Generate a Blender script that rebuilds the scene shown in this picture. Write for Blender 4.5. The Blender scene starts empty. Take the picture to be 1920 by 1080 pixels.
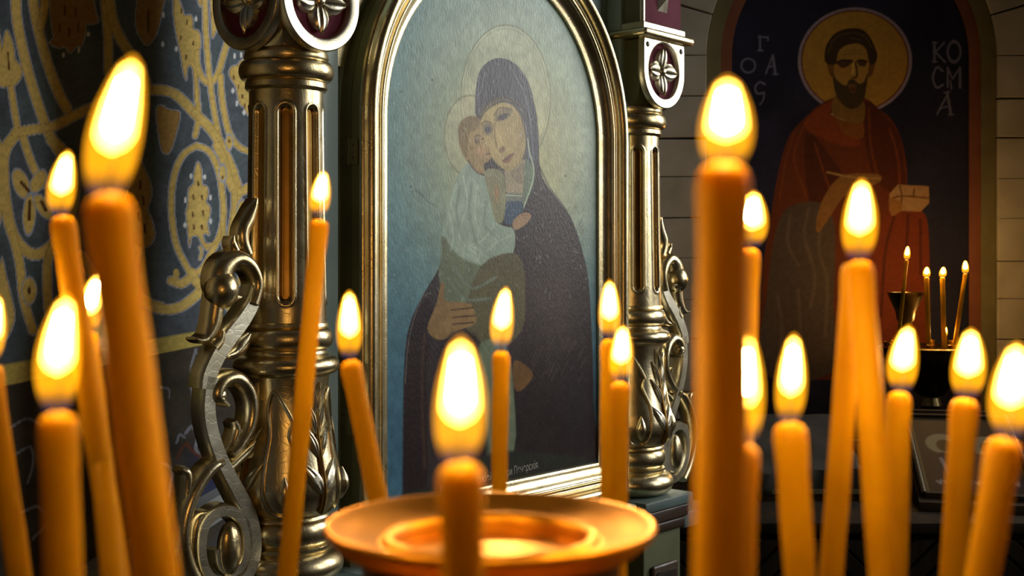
import bpy, bmesh, math, random
import numpy as np
from mathutils import Vector, Matrix

random.seed(7)
rng = np.random.default_rng(7)
scn = bpy.context.scene
COL = scn.collection

# ------------------------------------------------------------------ camera, world, light, exposure
EYE = 1.6
FPX = 2400.0            # focal length in pixels of the 1920 wide frame
HOR = 487.0             # pixel row of the horizon
cam_d = bpy.data.cameras.new('camera')
cam_d.sensor_width = 36.0
cam_d.lens = FPX / 1920 * 36.0
cam_d.shift_y = (HOR - 540) / 1920.0
cam_d.clip_start = 0.02
cam_d.dof.use_dof = True
cam_d.dof.focus_distance = 2.15
cam_d.dof.aperture_fstop = 16.0
cam = bpy.data.objects.new('camera', cam_d)
COL.objects.link(cam)
cam.location = (0, 0, EYE)
cam.rotation_euler = (math.pi / 2, 0, 0)
scn.camera = cam

world = bpy.data.worlds.new('dim_church')
scn.world = world
world.use_nodes = True
world.node_tree.nodes['Background'].inputs[0].default_value = (1.0, 0.93, 0.82, 1)
world.node_tree.nodes['Background'].inputs[1].default_value = 0.02

def area_light(name, loc, target, sx, sy, power, color, spread=math.pi):
    d = bpy.data.lights.new(name, 'AREA')
    d.shape = 'RECTANGLE'; d.size = sx; d.size_y = sy
    d.energy = power; d.color = color; d.spread = spread
    o = bpy.data.objects.new(name, d)
    COL.objects.link(o)
    o.location = loc
    o.rotation_euler = (Vector(target) - Vector(loc)).to_track_quat('-Z', 'Y').to_euler()
    return o
# two daylight windows in the right wall: (middle y, middle z, width, height, power)
WINDOWS = ((3.75, 2.75, 1.0, 1.9, 30.0), (1.8, 2.6, 0.9, 1.9, 10.5))
for (wy, wz, ww, wh, wp) in WINDOWS:
    area_light('window_daylight', (3.34, wy, wz), (-0.1, 2.5, 1.75), ww, wh, wp, (1.0, 0.985, 0.95), math.radians(105))

scn.view_settings.view_transform = 'Standard'
scn.view_settings.look = 'None'
scn.view_settings.gamma = 1.0
scn.view_settings.use_curve_mapping = False
scn.view_settings.exposure = 0.0

FLAME_POWER = 290.0      # radiance of the small hottest part of a flame

# ------------------------------------------------------------------ helpers
def s2l(c):
    c = np.asarray(c, float) / 255.0
    return np.where(c <= 0.04045, c / 12.92, ((c + 0.055) / 1.055) ** 2.4)

def rgb(r, g, b, gain=1.0):
    v = s2l((r, g, b)) * gain
    return (min(float(v[0]), 1), min(float(v[1]), 1), min(float(v[2]), 1), 1)

def world_pt(px, py, depth):
    return Vector(((px - 960) / FPX * depth, depth, EYE + (HOR - py) / FPX * depth))

def tag(o, label=None, cat=None, group=None, kind=None):
    if label: o['label'] = label
    if cat: o['category'] = cat
    if group: o['group'] = group
    if kind: o['kind'] = kind
    return o

def empty(name, loc=(0, 0, 0), rz=0.0, parent=None):
    o = bpy.data.objects.new(name, None)
    COL.objects.link(o)
    o.empty_display_size = 0.05
    o.location = loc
    o.rotation_euler = (0, 0, rz)
    if parent: o.parent = parent
    return o

def obj(name, me, mat=None, parent=None, smooth=True):
    """links a bmesh, (verts, faces) pair or mesh as one object"""
    if isinstance(me, bmesh.types.BMesh):
        bm = me
        bmesh.ops.recalc_face_normals(bm, faces=bm.faces)
        me = bpy.data.meshes.new(name)
        bm.to_mesh(me); bm.free()
    elif isinstance(me, tuple):
        v, f = me
        me2 = bpy.data.meshes.new(name)
        me2.from_pydata([tuple(p) for p in v], [], f)
        bm = bmesh.new(); bm.from_mesh(me2)
        bmesh.ops.recalc_face_normals(bm, faces=bm.faces)
        bm.to_mesh(me2); bm.free()
        me = me2
    if mat and not me.materials:
        me.materials.append(mat)
    if smooth:
        for p in me.polygons: p.use_smooth = True
        try: me.set_sharp_from_angle(angle=math.radians(40))
        except Exception: pass
    o = bpy.data.objects.new(name, me)
    COL.objects.link(o)
    if parent: o.parent = parent
    return o

def box(x0, x1, y0, y1, z0, z1, bev=0.0, seg=2):
    bm = bmesh.new()
    bmesh.ops.create_cube(bm, size=1.0)
    for v in bm.verts:
        v.co = Vector(((x0 + x1) / 2 + v.co.x * (x1 - x0), (y0 + y1) / 2 + v.co.y * (y1 - y0), (z0 + z1) / 2 + v.co.z * (z1 - z0)))
    if bev > 0:
        bmesh.ops.bevel(bm, geom=list(bm.edges), offset=bev, segments=seg, affect='EDGES', profile=0.5)
    return bm

def lathe(profile, n=48, cx=0, cy=0, closed=True):
    """profile: list of (r, z)"""
    v, f = [], []
    m = len(profile)
    for (r, z) in profile:
        for i in range(n):
            a = 2 * math.pi * i / n
            v.append((cx + r * math.cos(a), cy + r * math.sin(a), z))
    for j in range(m - 1):
        for i in range(n):
            k = (i + 1) % n
            f.append((j * n + i, j * n + k, (j + 1) * n + k, (j + 1) * n + i))
    if closed:
        f.append(tuple(range(n)))
        f.append(tuple(range((m - 1) * n, m * n)))
    return (v, f)

def arcp(pts, n=6):
    """Catmull-Rom through points of any dimension"""
    P = [np.array(p, float) for p in pts]
    P = [2 * P[0] - P[1]] + P + [2 * P[-1] - P[-2]]
    out = []
    for i in range(1, len(P) - 2):
        for k in range(n):
            t = k / n
            a, b, c, d = P[i - 1], P[i], P[i + 1], P[i + 2]
            out.append(0.5 * ((2 * b) + (-a + c) * t + (2 * a - 5 * b + 4 * c - d) * t * t + (-a + 3 * b - 3 * c + d) * t ** 3))
    out.append(P[-2])
    return out

def tube(pts, radii, n=10, cap=True):
    """round tube through 3-D points"""
    P = [Vector(p) for p in pts]
    if not hasattr(radii, '__len__'): radii = [radii] * len(P)
    v, f = [], []
    up = None
    for i, p in enumerate(P):
        t = (P[min(i + 1, len(P) - 1)] - P[max(i - 1, 0)]).normalized()
        if up is None:
            up = Vector((0, 0, 1)) if abs(t.z) < 0.9 else Vector((1, 0, 0))
        a = t.cross(up).normalized(); b = a.cross(t).normalized(); up = b
        for k in range(n):
            an = 2 * math.pi * k / n
            v.append(p + (a * math.cos(an) + b * math.sin(an)) * radii[i])
    for i in range(len(P) - 1):
        for k in range(n):
            q = (k + 1) % n
            f.append((i * n + k, i * n + q, (i + 1) * n + q, (i + 1) * n + k))
    if cap:
        f.append(tuple(range(n))); f.append(tuple(range((len(P) - 1) * n, len(P) * n)))
    return (v, f)

def join(*parts):
    V, F = [], []
    for v, f in parts:
        o = len(V)
        V += list(v); F += [tuple(i + o for i in q) for q in f]
    return (V, F)

# ------------------------------------------------------------------ materials
def mat_new(name):
    m = bpy.data.materials.new(name)
    m.use_nodes = True
    return m, m.node_tree.nodes, m.node_tree.links, m.node_tree.nodes['Principled BSDF']

def noise_mat(name, c1, c2, scale=8.0, rough=0.6, metallic=0.0, bump=0.0, bscale=60.0, detail=5, stretch=(1, 1, 1), rough2=None, spec=0.5):
    m, N, L, B = mat_new(name)
    tc = N.new('ShaderNodeTexCoord'); mp = N.new('ShaderNodeMapping')
    mp.inputs['Scale'].default_value = stretch
    L.new(tc.outputs['Object'], mp.inputs['Vector'])
    nz = N.new('ShaderNodeTexNoise'); nz.inputs['Scale'].default_value = scale; nz.inputs['Detail'].default_value = detail
    L.new(mp.outputs[0], nz.inputs['Vector'])
    cr = N.new('ShaderNodeValToRGB')
    cr.color_ramp.elements[0].position = 0.3; cr.color_ramp.elements[0].color = c1
    cr.color_ramp.elements[1].position = 0.7; cr.color_ramp.elements[1].color = c2
    L.new(nz.outputs['Fac'], cr.inputs[0]); L.new(cr.outputs[0], B.inputs['Base Color'])
    B.inputs['Roughness'].default_value = rough
    B.inputs['Metallic'].default_value = metallic
    B.inputs['Specular IOR Level'].default_value = spec
    if rough2 is not None:
        mr = N.new('ShaderNodeMapRange'); mr.inputs['To Min'].default_value = rough; mr.inputs['To Max'].default_value = rough2
        n3 = N.new('ShaderNodeTexNoise'); n3.inputs['Scale'].default_value = scale * 2.3; n3.inputs['Detail'].default_value = 6
        L.new(mp.outputs[0], n3.inputs['Vector'])
        L.new(n3.outputs['Fac'], mr.inputs['Value']); L.new(mr.outputs[0], B.inputs['Roughness'])
    if bump > 0:
        n2 = N.new('ShaderNodeTexNoise'); n2.inputs['Scale'].default_value = bscale; n2.inputs['Detail'].default_value = 4
        L.new(mp.outputs[0], n2.inputs['Vector'])
        bp = N.new('ShaderNodeBump'); bp.inputs['Strength'].default_value = bump; bp.inputs['Distance'].default_value = 0.002
        L.new(n2.outputs['Fac'], bp.inputs['Height']); L.new(bp.outputs[0], B.inputs['Normal'])
    return m

def gilded(name, c1, c2, rough=0.20, rough2=0.38, bump=0.22):
    """old gilding: warm metal, worn patches, a net of fine cracks"""
    m = noise_mat(name, c1, c2, 14.0, rough, 1.0, 0.0, 60, 6, (1, 1, 1), rough2)
    N, L = m.node_tree.nodes, m.node_tree.links
    B = N['Principled BSDF']
    tc = N.new('ShaderNodeTexCoord')
    vo = N.new('ShaderNodeTexVoronoi'); vo.feature = 'DISTANCE_TO_EDGE'; vo.inputs['Scale'].default_value = 70.0
    L.new(tc.outputs['Object'], vo.inputs['Vector'])
    mr = N.new('ShaderNodeMapRange'); mr.inputs['From Max'].default_value = 0.05
    L.new(vo.outputs['Distance'], mr.inputs['Value'])
    nz = N.new('ShaderNodeTexNoise'); nz.inputs['Scale'].default_value = 55.0; nz.inputs['Detail'].default_value = 5
    L.new(tc.outputs['Object'], nz.inputs['Vector'])
    ad = N.new('ShaderNodeMath'); ad.operation = 'MULTIPLY_ADD'; ad.inputs[1].default_value = 0.25
    L.new(mr.outputs[0], ad.inputs[0]); L.new(nz.outputs['Fac'], ad.inputs[2])
    bp = N.new('ShaderNodeBump'); bp.inputs['Strength'].default_value = bump; bp.inputs['Distance'].default_value = 0.0012
    L.new(ad.outputs[0], bp.inputs['Height']); L.new(bp.outputs[0], B.inputs['Normal'])
    return m

M = {}
M['gild'] = gilded('old_gilding', (0.70, 0.56, 0.28, 1), (0.90, 0.80, 0.54, 1))
M['gild_pale'] = gilded('pale_gilding', (0.66, 0.60, 0.42, 1), (0.86, 0.82, 0.66, 1), 0.26, 0.42)
M['gild_frame'] = gilded('frame_gilding', (0.70, 0.55, 0.27, 1), (0.88, 0.77, 0.50, 1), 0.22, 0.36)
M['gild_worn'] = noise_mat('worn_silvered_gilding', (0.58, 0.52, 0.36, 1), (0.78, 0.74, 0.58, 1), 30, 0.30, 0.92, 0.3, 120, rough2=0.5)
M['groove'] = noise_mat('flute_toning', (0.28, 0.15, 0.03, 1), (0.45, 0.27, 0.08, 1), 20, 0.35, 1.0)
M['maroon'] = noise_mat('maroon_paint', (0.10, 0.018, 0.03, 1), (0.15, 0.035, 0.055, 1), 12, 0.75, spec=0.08)
M['olive'] = noise_mat('olive_green_paint', (0.11, 0.125, 0.06, 1), (0.17, 0.18, 0.09, 1), 9, 0.5, bump=0.15)
M['teal'] = noise_mat('pale_teal_paint', (0.26, 0.38, 0.37, 1), (0.36, 0.48, 0.46, 1), 9, 0.45, bump=0.15)
M['teal_dark'] = noise_mat('grey_teal_paint', (0.10, 0.15, 0.145, 1), (0.15, 0.20, 0.19, 1), 9, 0.42, bump=0.15)
M['wood_dark'] = noise_mat('dark_walnut', (0.035, 0.02, 0.012, 1), (0.09, 0.055, 0.035, 1), 5, 0.4, stretch=(1, 1, 8), bump=0.2)
M['wood_mid'] = noise_mat('worn_oak', (0.03, 0.02, 0.012, 1), (0.06, 0.04, 0.024, 1), 5, 0.75, stretch=(1, 6, 1), spec=0.2)
M['wood_black'] = noise_mat('blackened_oak', (0.014, 0.010, 0.006, 1), (0.035, 0.024, 0.014, 1), 6, 0.75, stretch=(4, 1, 1), spec=0.2)
M['brass'] = noise_mat('brass', (0.48, 0.21, 0.010, 1), (0.60, 0.30, 0.025, 1), 22, 0.30, 1.0, 0.1, 90, rough2=0.45)
M['bronze'] = noise_mat('dark_bronze', (0.16, 0.12, 0.05, 1), (0.30, 0.23, 0.10, 1), 18, 0.3, 1.0)
M['cup_dark'] = noise_mat('dark_cup_metal', (0.05, 0.03, 0.01, 1), (0.10, 0.06, 0.02, 1), 18, 0.4, 0.9)
M['stone'] = noise_mat('pale_plastered_stone', (0.33, 0.30, 0.23, 1), (0.50, 0.47, 0.38, 1), 5, 0.85, bump=0.4, bscale=30)
M['joint'] = noise_mat('stone_joint', (0.10, 0.09, 0.06, 1), (0.16, 0.14, 0.10, 1), 9, 0.95)
M['arch_olive'] = noise_mat('ochre_olive_band', (0.13, 0.11, 0.045, 1), (0.19, 0.165, 0.075, 1), 8, 0.8)
M['arch_red'] = noise_mat('red_ochre_band', (0.15, 0.045, 0.018, 1), (0.22, 0.07, 0.03, 1), 8, 0.8)
M['plaster'] = noise_mat('whitewashed_plaster', (0.50, 0.48, 0.43, 1), (0.62, 0.60, 0.54, 1), 3, 0.9)
M['plaster_dark'] = noise_mat('dark_painted_plaster', (0.05, 0.05, 0.05, 1), (0.09, 0.085, 0.08, 1), 3, 0.85)
M['ledge'] = noise_mat('pale_grey_ledge', (0.34, 0.38, 0.38, 1), (0.44, 0.47, 0.46, 1), 6, 0.6)
M['floor'] = noise_mat('dark_floor', (0.05, 0.04, 0.03, 1), (0.09, 0.075, 0.055, 1), 4, 0.5)
M['wick'] = noise_mat('charred_wick', (0.01, 0.008, 0.006, 1), (0.03, 0.02, 0.012, 1), 40, 0.9)
M['cloth'] = noise_mat('grey_cloth', (0.022, 0.02, 0.014, 1), (0.045, 0.04, 0.03, 1), 10, 0.9, bump=0.3, bscale=80)
M['glass'], _n, _l, _b = mat_new('window_glass')
_b.inputs['Transmission Weight'].default_value = 1.0; _b.inputs['Roughness'].default_value = 0.02

def wax_mat():
    m, N, L, B = mat_new('beeswax')
    tc = N.new('ShaderNodeTexCoord')
    nz = N.new('ShaderNodeTexNoise'); nz.inputs['Scale'].default_value = 60; nz.inputs['Detail'].default_value = 3
    L.new(tc.outputs['Object'], nz.inputs['Vector'])
    cr = N.new('ShaderNodeValToRGB')
    cr.color_ramp.elements[0].position = 0.3; cr.color_ramp.elements[0].color = (0.23, 0.135, 0.001, 1)
    cr.color_ramp.elements[1].position = 0.7; cr.color_ramp.elements[1].color = (0.285, 0.168, 0.001, 1)
    L.new(nz.outputs['Fac'], cr.inputs[0]); L.new(cr.outputs[0], B.inputs['Base Color'])
    B.inputs['Roughness'].default_value = 0.5
    B.inputs['Specular IOR Level'].default_value = 0.06
    B.inputs['Subsurface Weight'].default_value = 1.0
    B.inputs['Subsurface Radius'].default_value = (1.0, 0.62, 0.03)
    B.inputs['Subsurface Scale'].default_value = 0.009
    tr = N.new('ShaderNodeBsdfTranslucent'); tr.inputs['Color'].default_value = (0.60, 0.38, 0.005, 1)
    mx = N.new('ShaderNodeMixShader'); mx.inputs[0].default_value = 0.34
    L.new(B.outputs[0], mx.inputs[1]); L.new(tr.outputs[0], mx.inputs[2])
    L.new(mx.outputs[0], N['Material Output'].inputs['Surface'])
    return m
M['wax'] = wax_mat()

def flame_core_mat(name, color, strength):
    m = bpy.data.materials.new(name); m.use_nodes = True
    N, L = m.node_tree.nodes, m.node_tree.links
    N.clear()
    o = N.new('ShaderNodeOutputMaterial'); e = N.new('ShaderNodeEmission'); t = N.new('ShaderNodeBsdfTransparent')
    a = N.new('ShaderNodeAddShader')
    e.inputs[0].default_value = color; e.inputs[1].default_value = strength
    L.new(e.outputs[0], a.inputs[0]); L.new(t.outputs[0], a.inputs[1]); L.new(a.outputs[0], o.inputs[0])
    return m
def flame_outer_mat():
    m = bpy.data.materials.new('flame_mantle'); m.use_nodes = True
    N, L = m.node_tree.nodes, m.node_tree.links
    N.clear()
    o = N.new('ShaderNodeOutputMaterial'); e = N.new('ShaderNodeEmission'); t = N.new('ShaderNodeBsdfTransparent')
    a = N.new('ShaderNodeAddShader')
    tc = N.new('ShaderNodeTexCoord'); sp = N.new('ShaderNodeSeparateXYZ')
    L.new(tc.outputs['Generated'], sp.inputs[0])
    cr = N.new('ShaderNodeValToRGB')
    el = cr.color_ramp.elements
    el[0].position = 0.0; el[0].color = (0.004, 0.004, 0.02, 1)
    el[1].position = 1.0; el[1].color = (1.0, 0.38, 0.006, 1)
    for p, c in ((0.05, (0.03, 0.022, 0.05, 1)), (0.11, (0.32, 0.115, 0.012, 1)), (0.20, (0.95, 0.36, 0.006, 1)), (0.7, (1.0, 0.38, 0.006, 1))):
        q = el.new(p); q.color = c
    L.new(sp.outputs[2], cr.inputs[0]); L.new(cr.outputs[0], e.inputs[0]); e.inputs[1].default_value = 0.74
    L.new(e.outputs[0], a.inputs[0]); L.new(t.outputs[0], a.inputs[1]); L.new(a.outputs[0], o.inputs[0])
    try: m.cycles.emission_sampling = 'NONE'
    except Exception: pass
    return m
M['flame_core'] = flame_core_mat('flame_core', (1.0, 0.53, 0.15, 1), FLAME_POWER)
M['flame_body'] = flame_core_mat('flame_body', (1.0, 0.48, 0.06, 1), 6.5)
M['flame_body'].cycles.emission_sampling = 'NONE'
M['flame'] = flame_outer_mat()

def paint_mat(name, rough=0.6, bump=0.2, bscale=300.0, spec=0.4, gain=1.0, stretch=(1, 1, 1)):
    """colour from the painted layer of the mesh, fine brush relief over it"""
    m, N, L, B = mat_new(name)
    at = N.new('ShaderNodeAttribute'); at.attribute_name = 'painted'
    L.new(at.outputs['Color'], B.inputs['Base Color'])
    B.inputs['Roughness'].default_value = rough
    B.inputs['Specular IOR Level'].default_value = spec
    tc = N.new('ShaderNodeTexCoord'); mp = N.new('ShaderNodeMapping'); mp.inputs['Scale'].default_value = stretch
    L.new(tc.outputs['Object'], mp.inputs[0])
    nz = N.new('ShaderNodeTexNoise'); nz.inputs['Scale'].default_value = bscale; nz.inputs['Detail'].default_value = 4
    L.new(mp.outputs[0], nz.inputs['Vector'])
    bp = N.new('ShaderNodeBump'); bp.inputs['Strength'].default_value = bump; bp.inputs['Distance'].default_value = 0.001
    L.new(nz.outputs['Fac'], bp.inputs['Height']); L.new(bp.outputs[0], B.inputs['Normal'])
    return m

# ------------------------------------------------------------------ painter: colours laid on the vertices of a fine mesh
def ss(x):
    x = np.clip(x, 0, 1)
    return x * x * (3 - 2 * x)

def vnoise(P, scale, seed=0):
    """smooth value noise on 2-D points, 0..1"""
    r = np.random.default_rng(seed)
    G = r.random((64, 64))
    x, y = P[:, 0] / scale, P[:, 1] / scale
    xi, yi = np.floor(x).astype(int), np.floor(y).astype(int)
    fx, fy = ss(x - xi), ss(y - yi)
    g = lambda a, b: G[a % 64, b % 64]
    return (g(xi, yi) * (1 - fx) + g(xi + 1, yi) * fx) * (1 - fy) + (g(xi, yi + 1) * (1 - fx) + g(xi + 1, yi + 1) * fx) * fy

class Paint:
    def __init__(self, P, base):
        self.P = P.astype(np.float32)
        self.C = np.tile(s2l(base).astype(np.float32), (len(P), 1))
    def _mix(self, idx, a, color):
        c = s2l(color)
        a = a[:, None]
        self.C[idx] = self.C[idx] * (1 - a) + c * a
    def _seg(self, Q, pts):
        d = np.full(len(Q), 1e9, np.float32)
        for i in range(len(pts) - 1):
            a, b = pts[i], pts[i + 1]
            ab = b - a
            l2 = float((ab * ab).sum()) + 1e-9
            t = np.clip(((Q - a) @ ab) / l2, 0, 1)
            e = Q - a - t[:, None] * ab
            d = np.minimum(d, np.sqrt((e * e).sum(1)))
        return d
    def _box(self, pts, m):
        lo, hi = pts.min(0) - m, pts.max(0) + m
        return np.nonzero((self.P[:, 0] > lo[0]) & (self.P[:, 0] < hi[0]) & (self.P[:, 1] > lo[1]) & (self.P[:, 1] < hi[1]))[0]
    def sdf(self, pts, smooth=3, margin=12):
        pts = [np.array(p, np.float32) for p in pts]
        if smooth:
            n = len(pts)
            P = pts
            out = []
            for i in range(n):
                a, b, c, d = P[i - 1], P[i], P[(i + 1) % n], P[(i + 2) % n]
                for k in range(smooth):
                    t = k / smooth
                    out.append(0.5 * ((2 * b) + (-a + c) * t + (2 * a - 5 * b + 4 * c - d) * t * t + (-a + 3 * b - 3 * c + d) * t ** 3))
            pts = out
        pts = np.array(pts + [pts[0]], np.float32)
        idx = self._box(pts, margin)
        Q = self.P[idx]
        if len(idx) == 0: return idx, np.zeros(0, np.float32)
        ins = np.zeros(len(Q), bool)
        for i in range(len(pts) - 1):
            (x0, y0), (x1, y1) = pts[i], pts[i + 1]
            if y0 == y1: continue
            c = ((y0 > Q[:, 1]) != (y1 > Q[:, 1])) & (Q[:, 0] < (x1 - x0) * (Q[:, 1] - y0) / (y1 - y0) + x0)
            ins ^= c
        d = self._seg(Q, pts)
        return idx, np.where(ins, -d, d)
    def fill(self, pts, color, soft=1.5, alpha=1.0, smooth=3, outline=None, ow=2.0, inner=None, iw=0.0):
        idx, d = self.sdf(pts, smooth, 14 + soft)
        if len(idx) == 0: return
        if outline is not None:
            self._mix(idx, alpha * (1 - ss((d - ow) / soft + 0.5)), outline)
        self._mix(idx, alpha * (1 - ss(d / soft + 0.5)), color)
        if inner is not None:
            a = (1 - ss(d / soft + 0.5)) * ss((d + iw) / (iw + 1e-6))
            self._mix(idx, alpha * a, inner)
    def line(self, pts, color, hw=1.5, soft=1.5, alpha=1.0, smooth=5, outline=None, ow=2.0, edge=None):
        pts = [np.array(p, np.float32) for p in pts]
        if smooth and len(pts) > 2: pts = [np.array(q, np.float32) for q in arcp(pts, smooth)]
        pts = np.array(pts, np.float32)
        idx = self._box(pts, hw + soft + ow + 2)
        if len(idx) == 0: return
        d = self._seg(self.P[idx], pts)
        if outline is not None:
            self._mix(idx, alpha * (1 - ss((d - hw - ow) / soft + 0.5)), outline)
        self._mix(idx, alpha * (1 - ss((d - hw) / soft + 0.5)), color)
        if edge is not None:
            self._mix(idx, alpha * 0.6 * ss((d - hw + 2.5) / 2.5) * (1 - ss((d - hw) / soft + 0.5)), edge)
    def ell(self, cx, cy, rx, ry, color, soft=1.5, alpha=1.0, rot=0.0, ring=None, outline=None, ow=2.0):
        d0 = self.P - np.array([cx, cy], np.float32)
        c, s = math.cos(rot), math.sin(rot)
        x = d0[:, 0] * c + d0[:, 1] * s
        y = -d0[:, 0] * s + d0[:, 1] * c
        r = np.sqrt((x / rx) ** 2 + (y / ry) ** 2)
        d = (r - 1) * min(rx, ry)
        idx = np.nonzero(d < soft + ow + 4)[0]
        d = d[idx]
        if ring is not None:
            self._mix(idx, alpha * (1 - ss((np.abs(d) - ring) / soft + 0.5)), color)
        else:
            if outline is not None:
                self._mix(idx, alpha * (1 - ss((d - ow) / soft + 0.5)), outline)
            self._mix(idx, alpha * (1 - ss(d / soft + 0.5)), color)
    def blob(self, cx, cy, rx, ry, color, alpha=1.0, rot=0.0):
        d0 = self.P - np.array([cx, cy], np.float32)
        c, s = math.cos(rot), math.sin(rot)
        x = d0[:, 0] * c + d0[:, 1] * s
        y = -d0[:, 0] * s + d0[:, 1] * c
        a = alpha * np.exp(-((x / rx) ** 2 + (y / ry) ** 2))
        idx = np.nonzero(a > 0.004)[0]
        self._mix(idx, a[idx], color)

def painted_grid(name, V, nu, nv, C, mat, parent=None):
    """V: (nv*nu,3) vertices row by row, C: linear colours"""
    me = bpy.data.meshes.new(name)
    i = np.arange((nv - 1) * (nu - 1))
    r, c = i // (nu - 1), i % (nu - 1)
    a = r * nu + c
    F = np.stack([a, a + 1, a + nu + 1, a + nu], 1)
    me.vertices.add(len(V)); me.vertices.foreach_set('co', V.astype(np.float32).ravel())
    me.loops.add(F.size); me.loops.foreach_set('vertex_index', F.astype(np.int32).ravel())
    me.polygons.add(len(F))
    me.polygons.foreach_set('loop_start', np.arange(0, F.size, 4, dtype=np.int32))
    me.polygons.foreach_set('loop_total', np.full(len(F), 4, np.int32))
    me.update(calc_edges=True)
    at = me.color_attributes.new('painted', 'FLOAT_COLOR', 'POINT')
    at.data.foreach_set('color', np.concatenate([np.clip(C, 0, 1), np.ones((len(C), 1))], 1).astype(np.float32).ravel())
    me.materials.append(mat)
    o = bpy.data.objects.new(name, me)
    COL.objects.link(o)
    if parent: o.parent = parent
    return o

# ------------------------------------------------------------------ the church interior: floor, walls, ceiling
def struct(name, me, mat, smooth=False):
    o = obj(name, me, mat, None, smooth)
    o['kind'] = 'structure'
    return o

WX0, WXK = -0.865, 0.08            # left wall: x = WX0 + WXK * y
XR, YB, YN, ZC = 3.2, 5.06, -2.4, 4.6
def wall_x(y): return WX0 + WXK * y

floor = struct('floor', box(-1.6, XR + 0.3, YN - 0.3, YB + 0.3, -0.2, 0.0), M['floor'])
ceiling = struct('ceiling', box(-1.6, XR + 0.3, YN - 0.3, YB + 0.3, ZC, ZC + 0.2), M['plaster'])
def slab(pts, z0, z1):
    v = [(x, y, z0) for x, y in pts] + [(x, y, z1) for x, y in pts]
    n = len(pts)
    f = [tuple(range(n)), tuple(range(n, 2 * n))] + [(i, (i + 1) % n, n + (i + 1) % n, n + i) for i in range(n)]
    return (v, f)
wall_left = struct('wall_left', slab([(wall_x(YN) - 0.3, YN), (wall_x(YN), YN), (wall_x(YB), YB), (wall_x(YB) - 0.3, YB)], 0, ZC), M['plaster_dark'])
wall_back = struct('wall_back', box(wall_x(YB) - 0.3, XR + 0.3, YB, YB + 0.25, 0, ZC), M['joint'])
wall_near = struct('wall_near', box(-1.6, XR + 0.3, YN - 0.25, YN, 0, ZC), M['plaster'])
# right wall around the daylight windows
wr = bmesh.new()
segs, prev = [], YN
for (wy, wz, ww, wh, wp) in sorted(WINDOWS):
    segs += [(prev, wy - ww / 2, 0, ZC), (wy - ww / 2, wy + ww / 2, 0, wz - wh / 2), (wy - ww / 2, wy + ww / 2, wz + wh / 2, ZC)]
    prev = wy + ww / 2
segs.append((prev, YB, 0, ZC))
for (a, b, c, d) in segs:
    t = bmesh.ops.create_cube(wr, size=1.0)
    for v in t['verts']:
        v.co = Vector((XR + 0.06 + v.co.x * 0.12, (a + b) / 2 + v.co.y * (b - a), (c + d) / 2 + v.co.z * (d - c)))
wall_right = struct('wall_right', wr, M['plaster'])
for k, (wy, wz, ww, wh, wp) in enumerate(sorted(WINDOWS)):
    win = empty('window_%d' % (k + 1), (XR, wy, wz - wh / 2)); win['kind'] = 'structure'
    for nm, ya, yb, za, zb in (('window_frame', -ww / 2, -ww / 2 + 0.05, 0, wh), ('window_frame', ww / 2 - 0.05, ww / 2, 0, wh), ('window_frame', -ww / 2, ww / 2, 0, 0.05),
                               ('window_frame', -ww / 2, ww / 2, wh - 0.05, wh), ('mullion', -0.02, 0.02, 0.05, wh - 0.05), ('mullion', -ww / 2, ww / 2, wh * 0.6, wh * 0.6 + 0.04)):
        obj(nm, box(0.02, 0.07, ya, yb, za, zb, 0.004, 1), M['wood_dark'], win, False)

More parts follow.
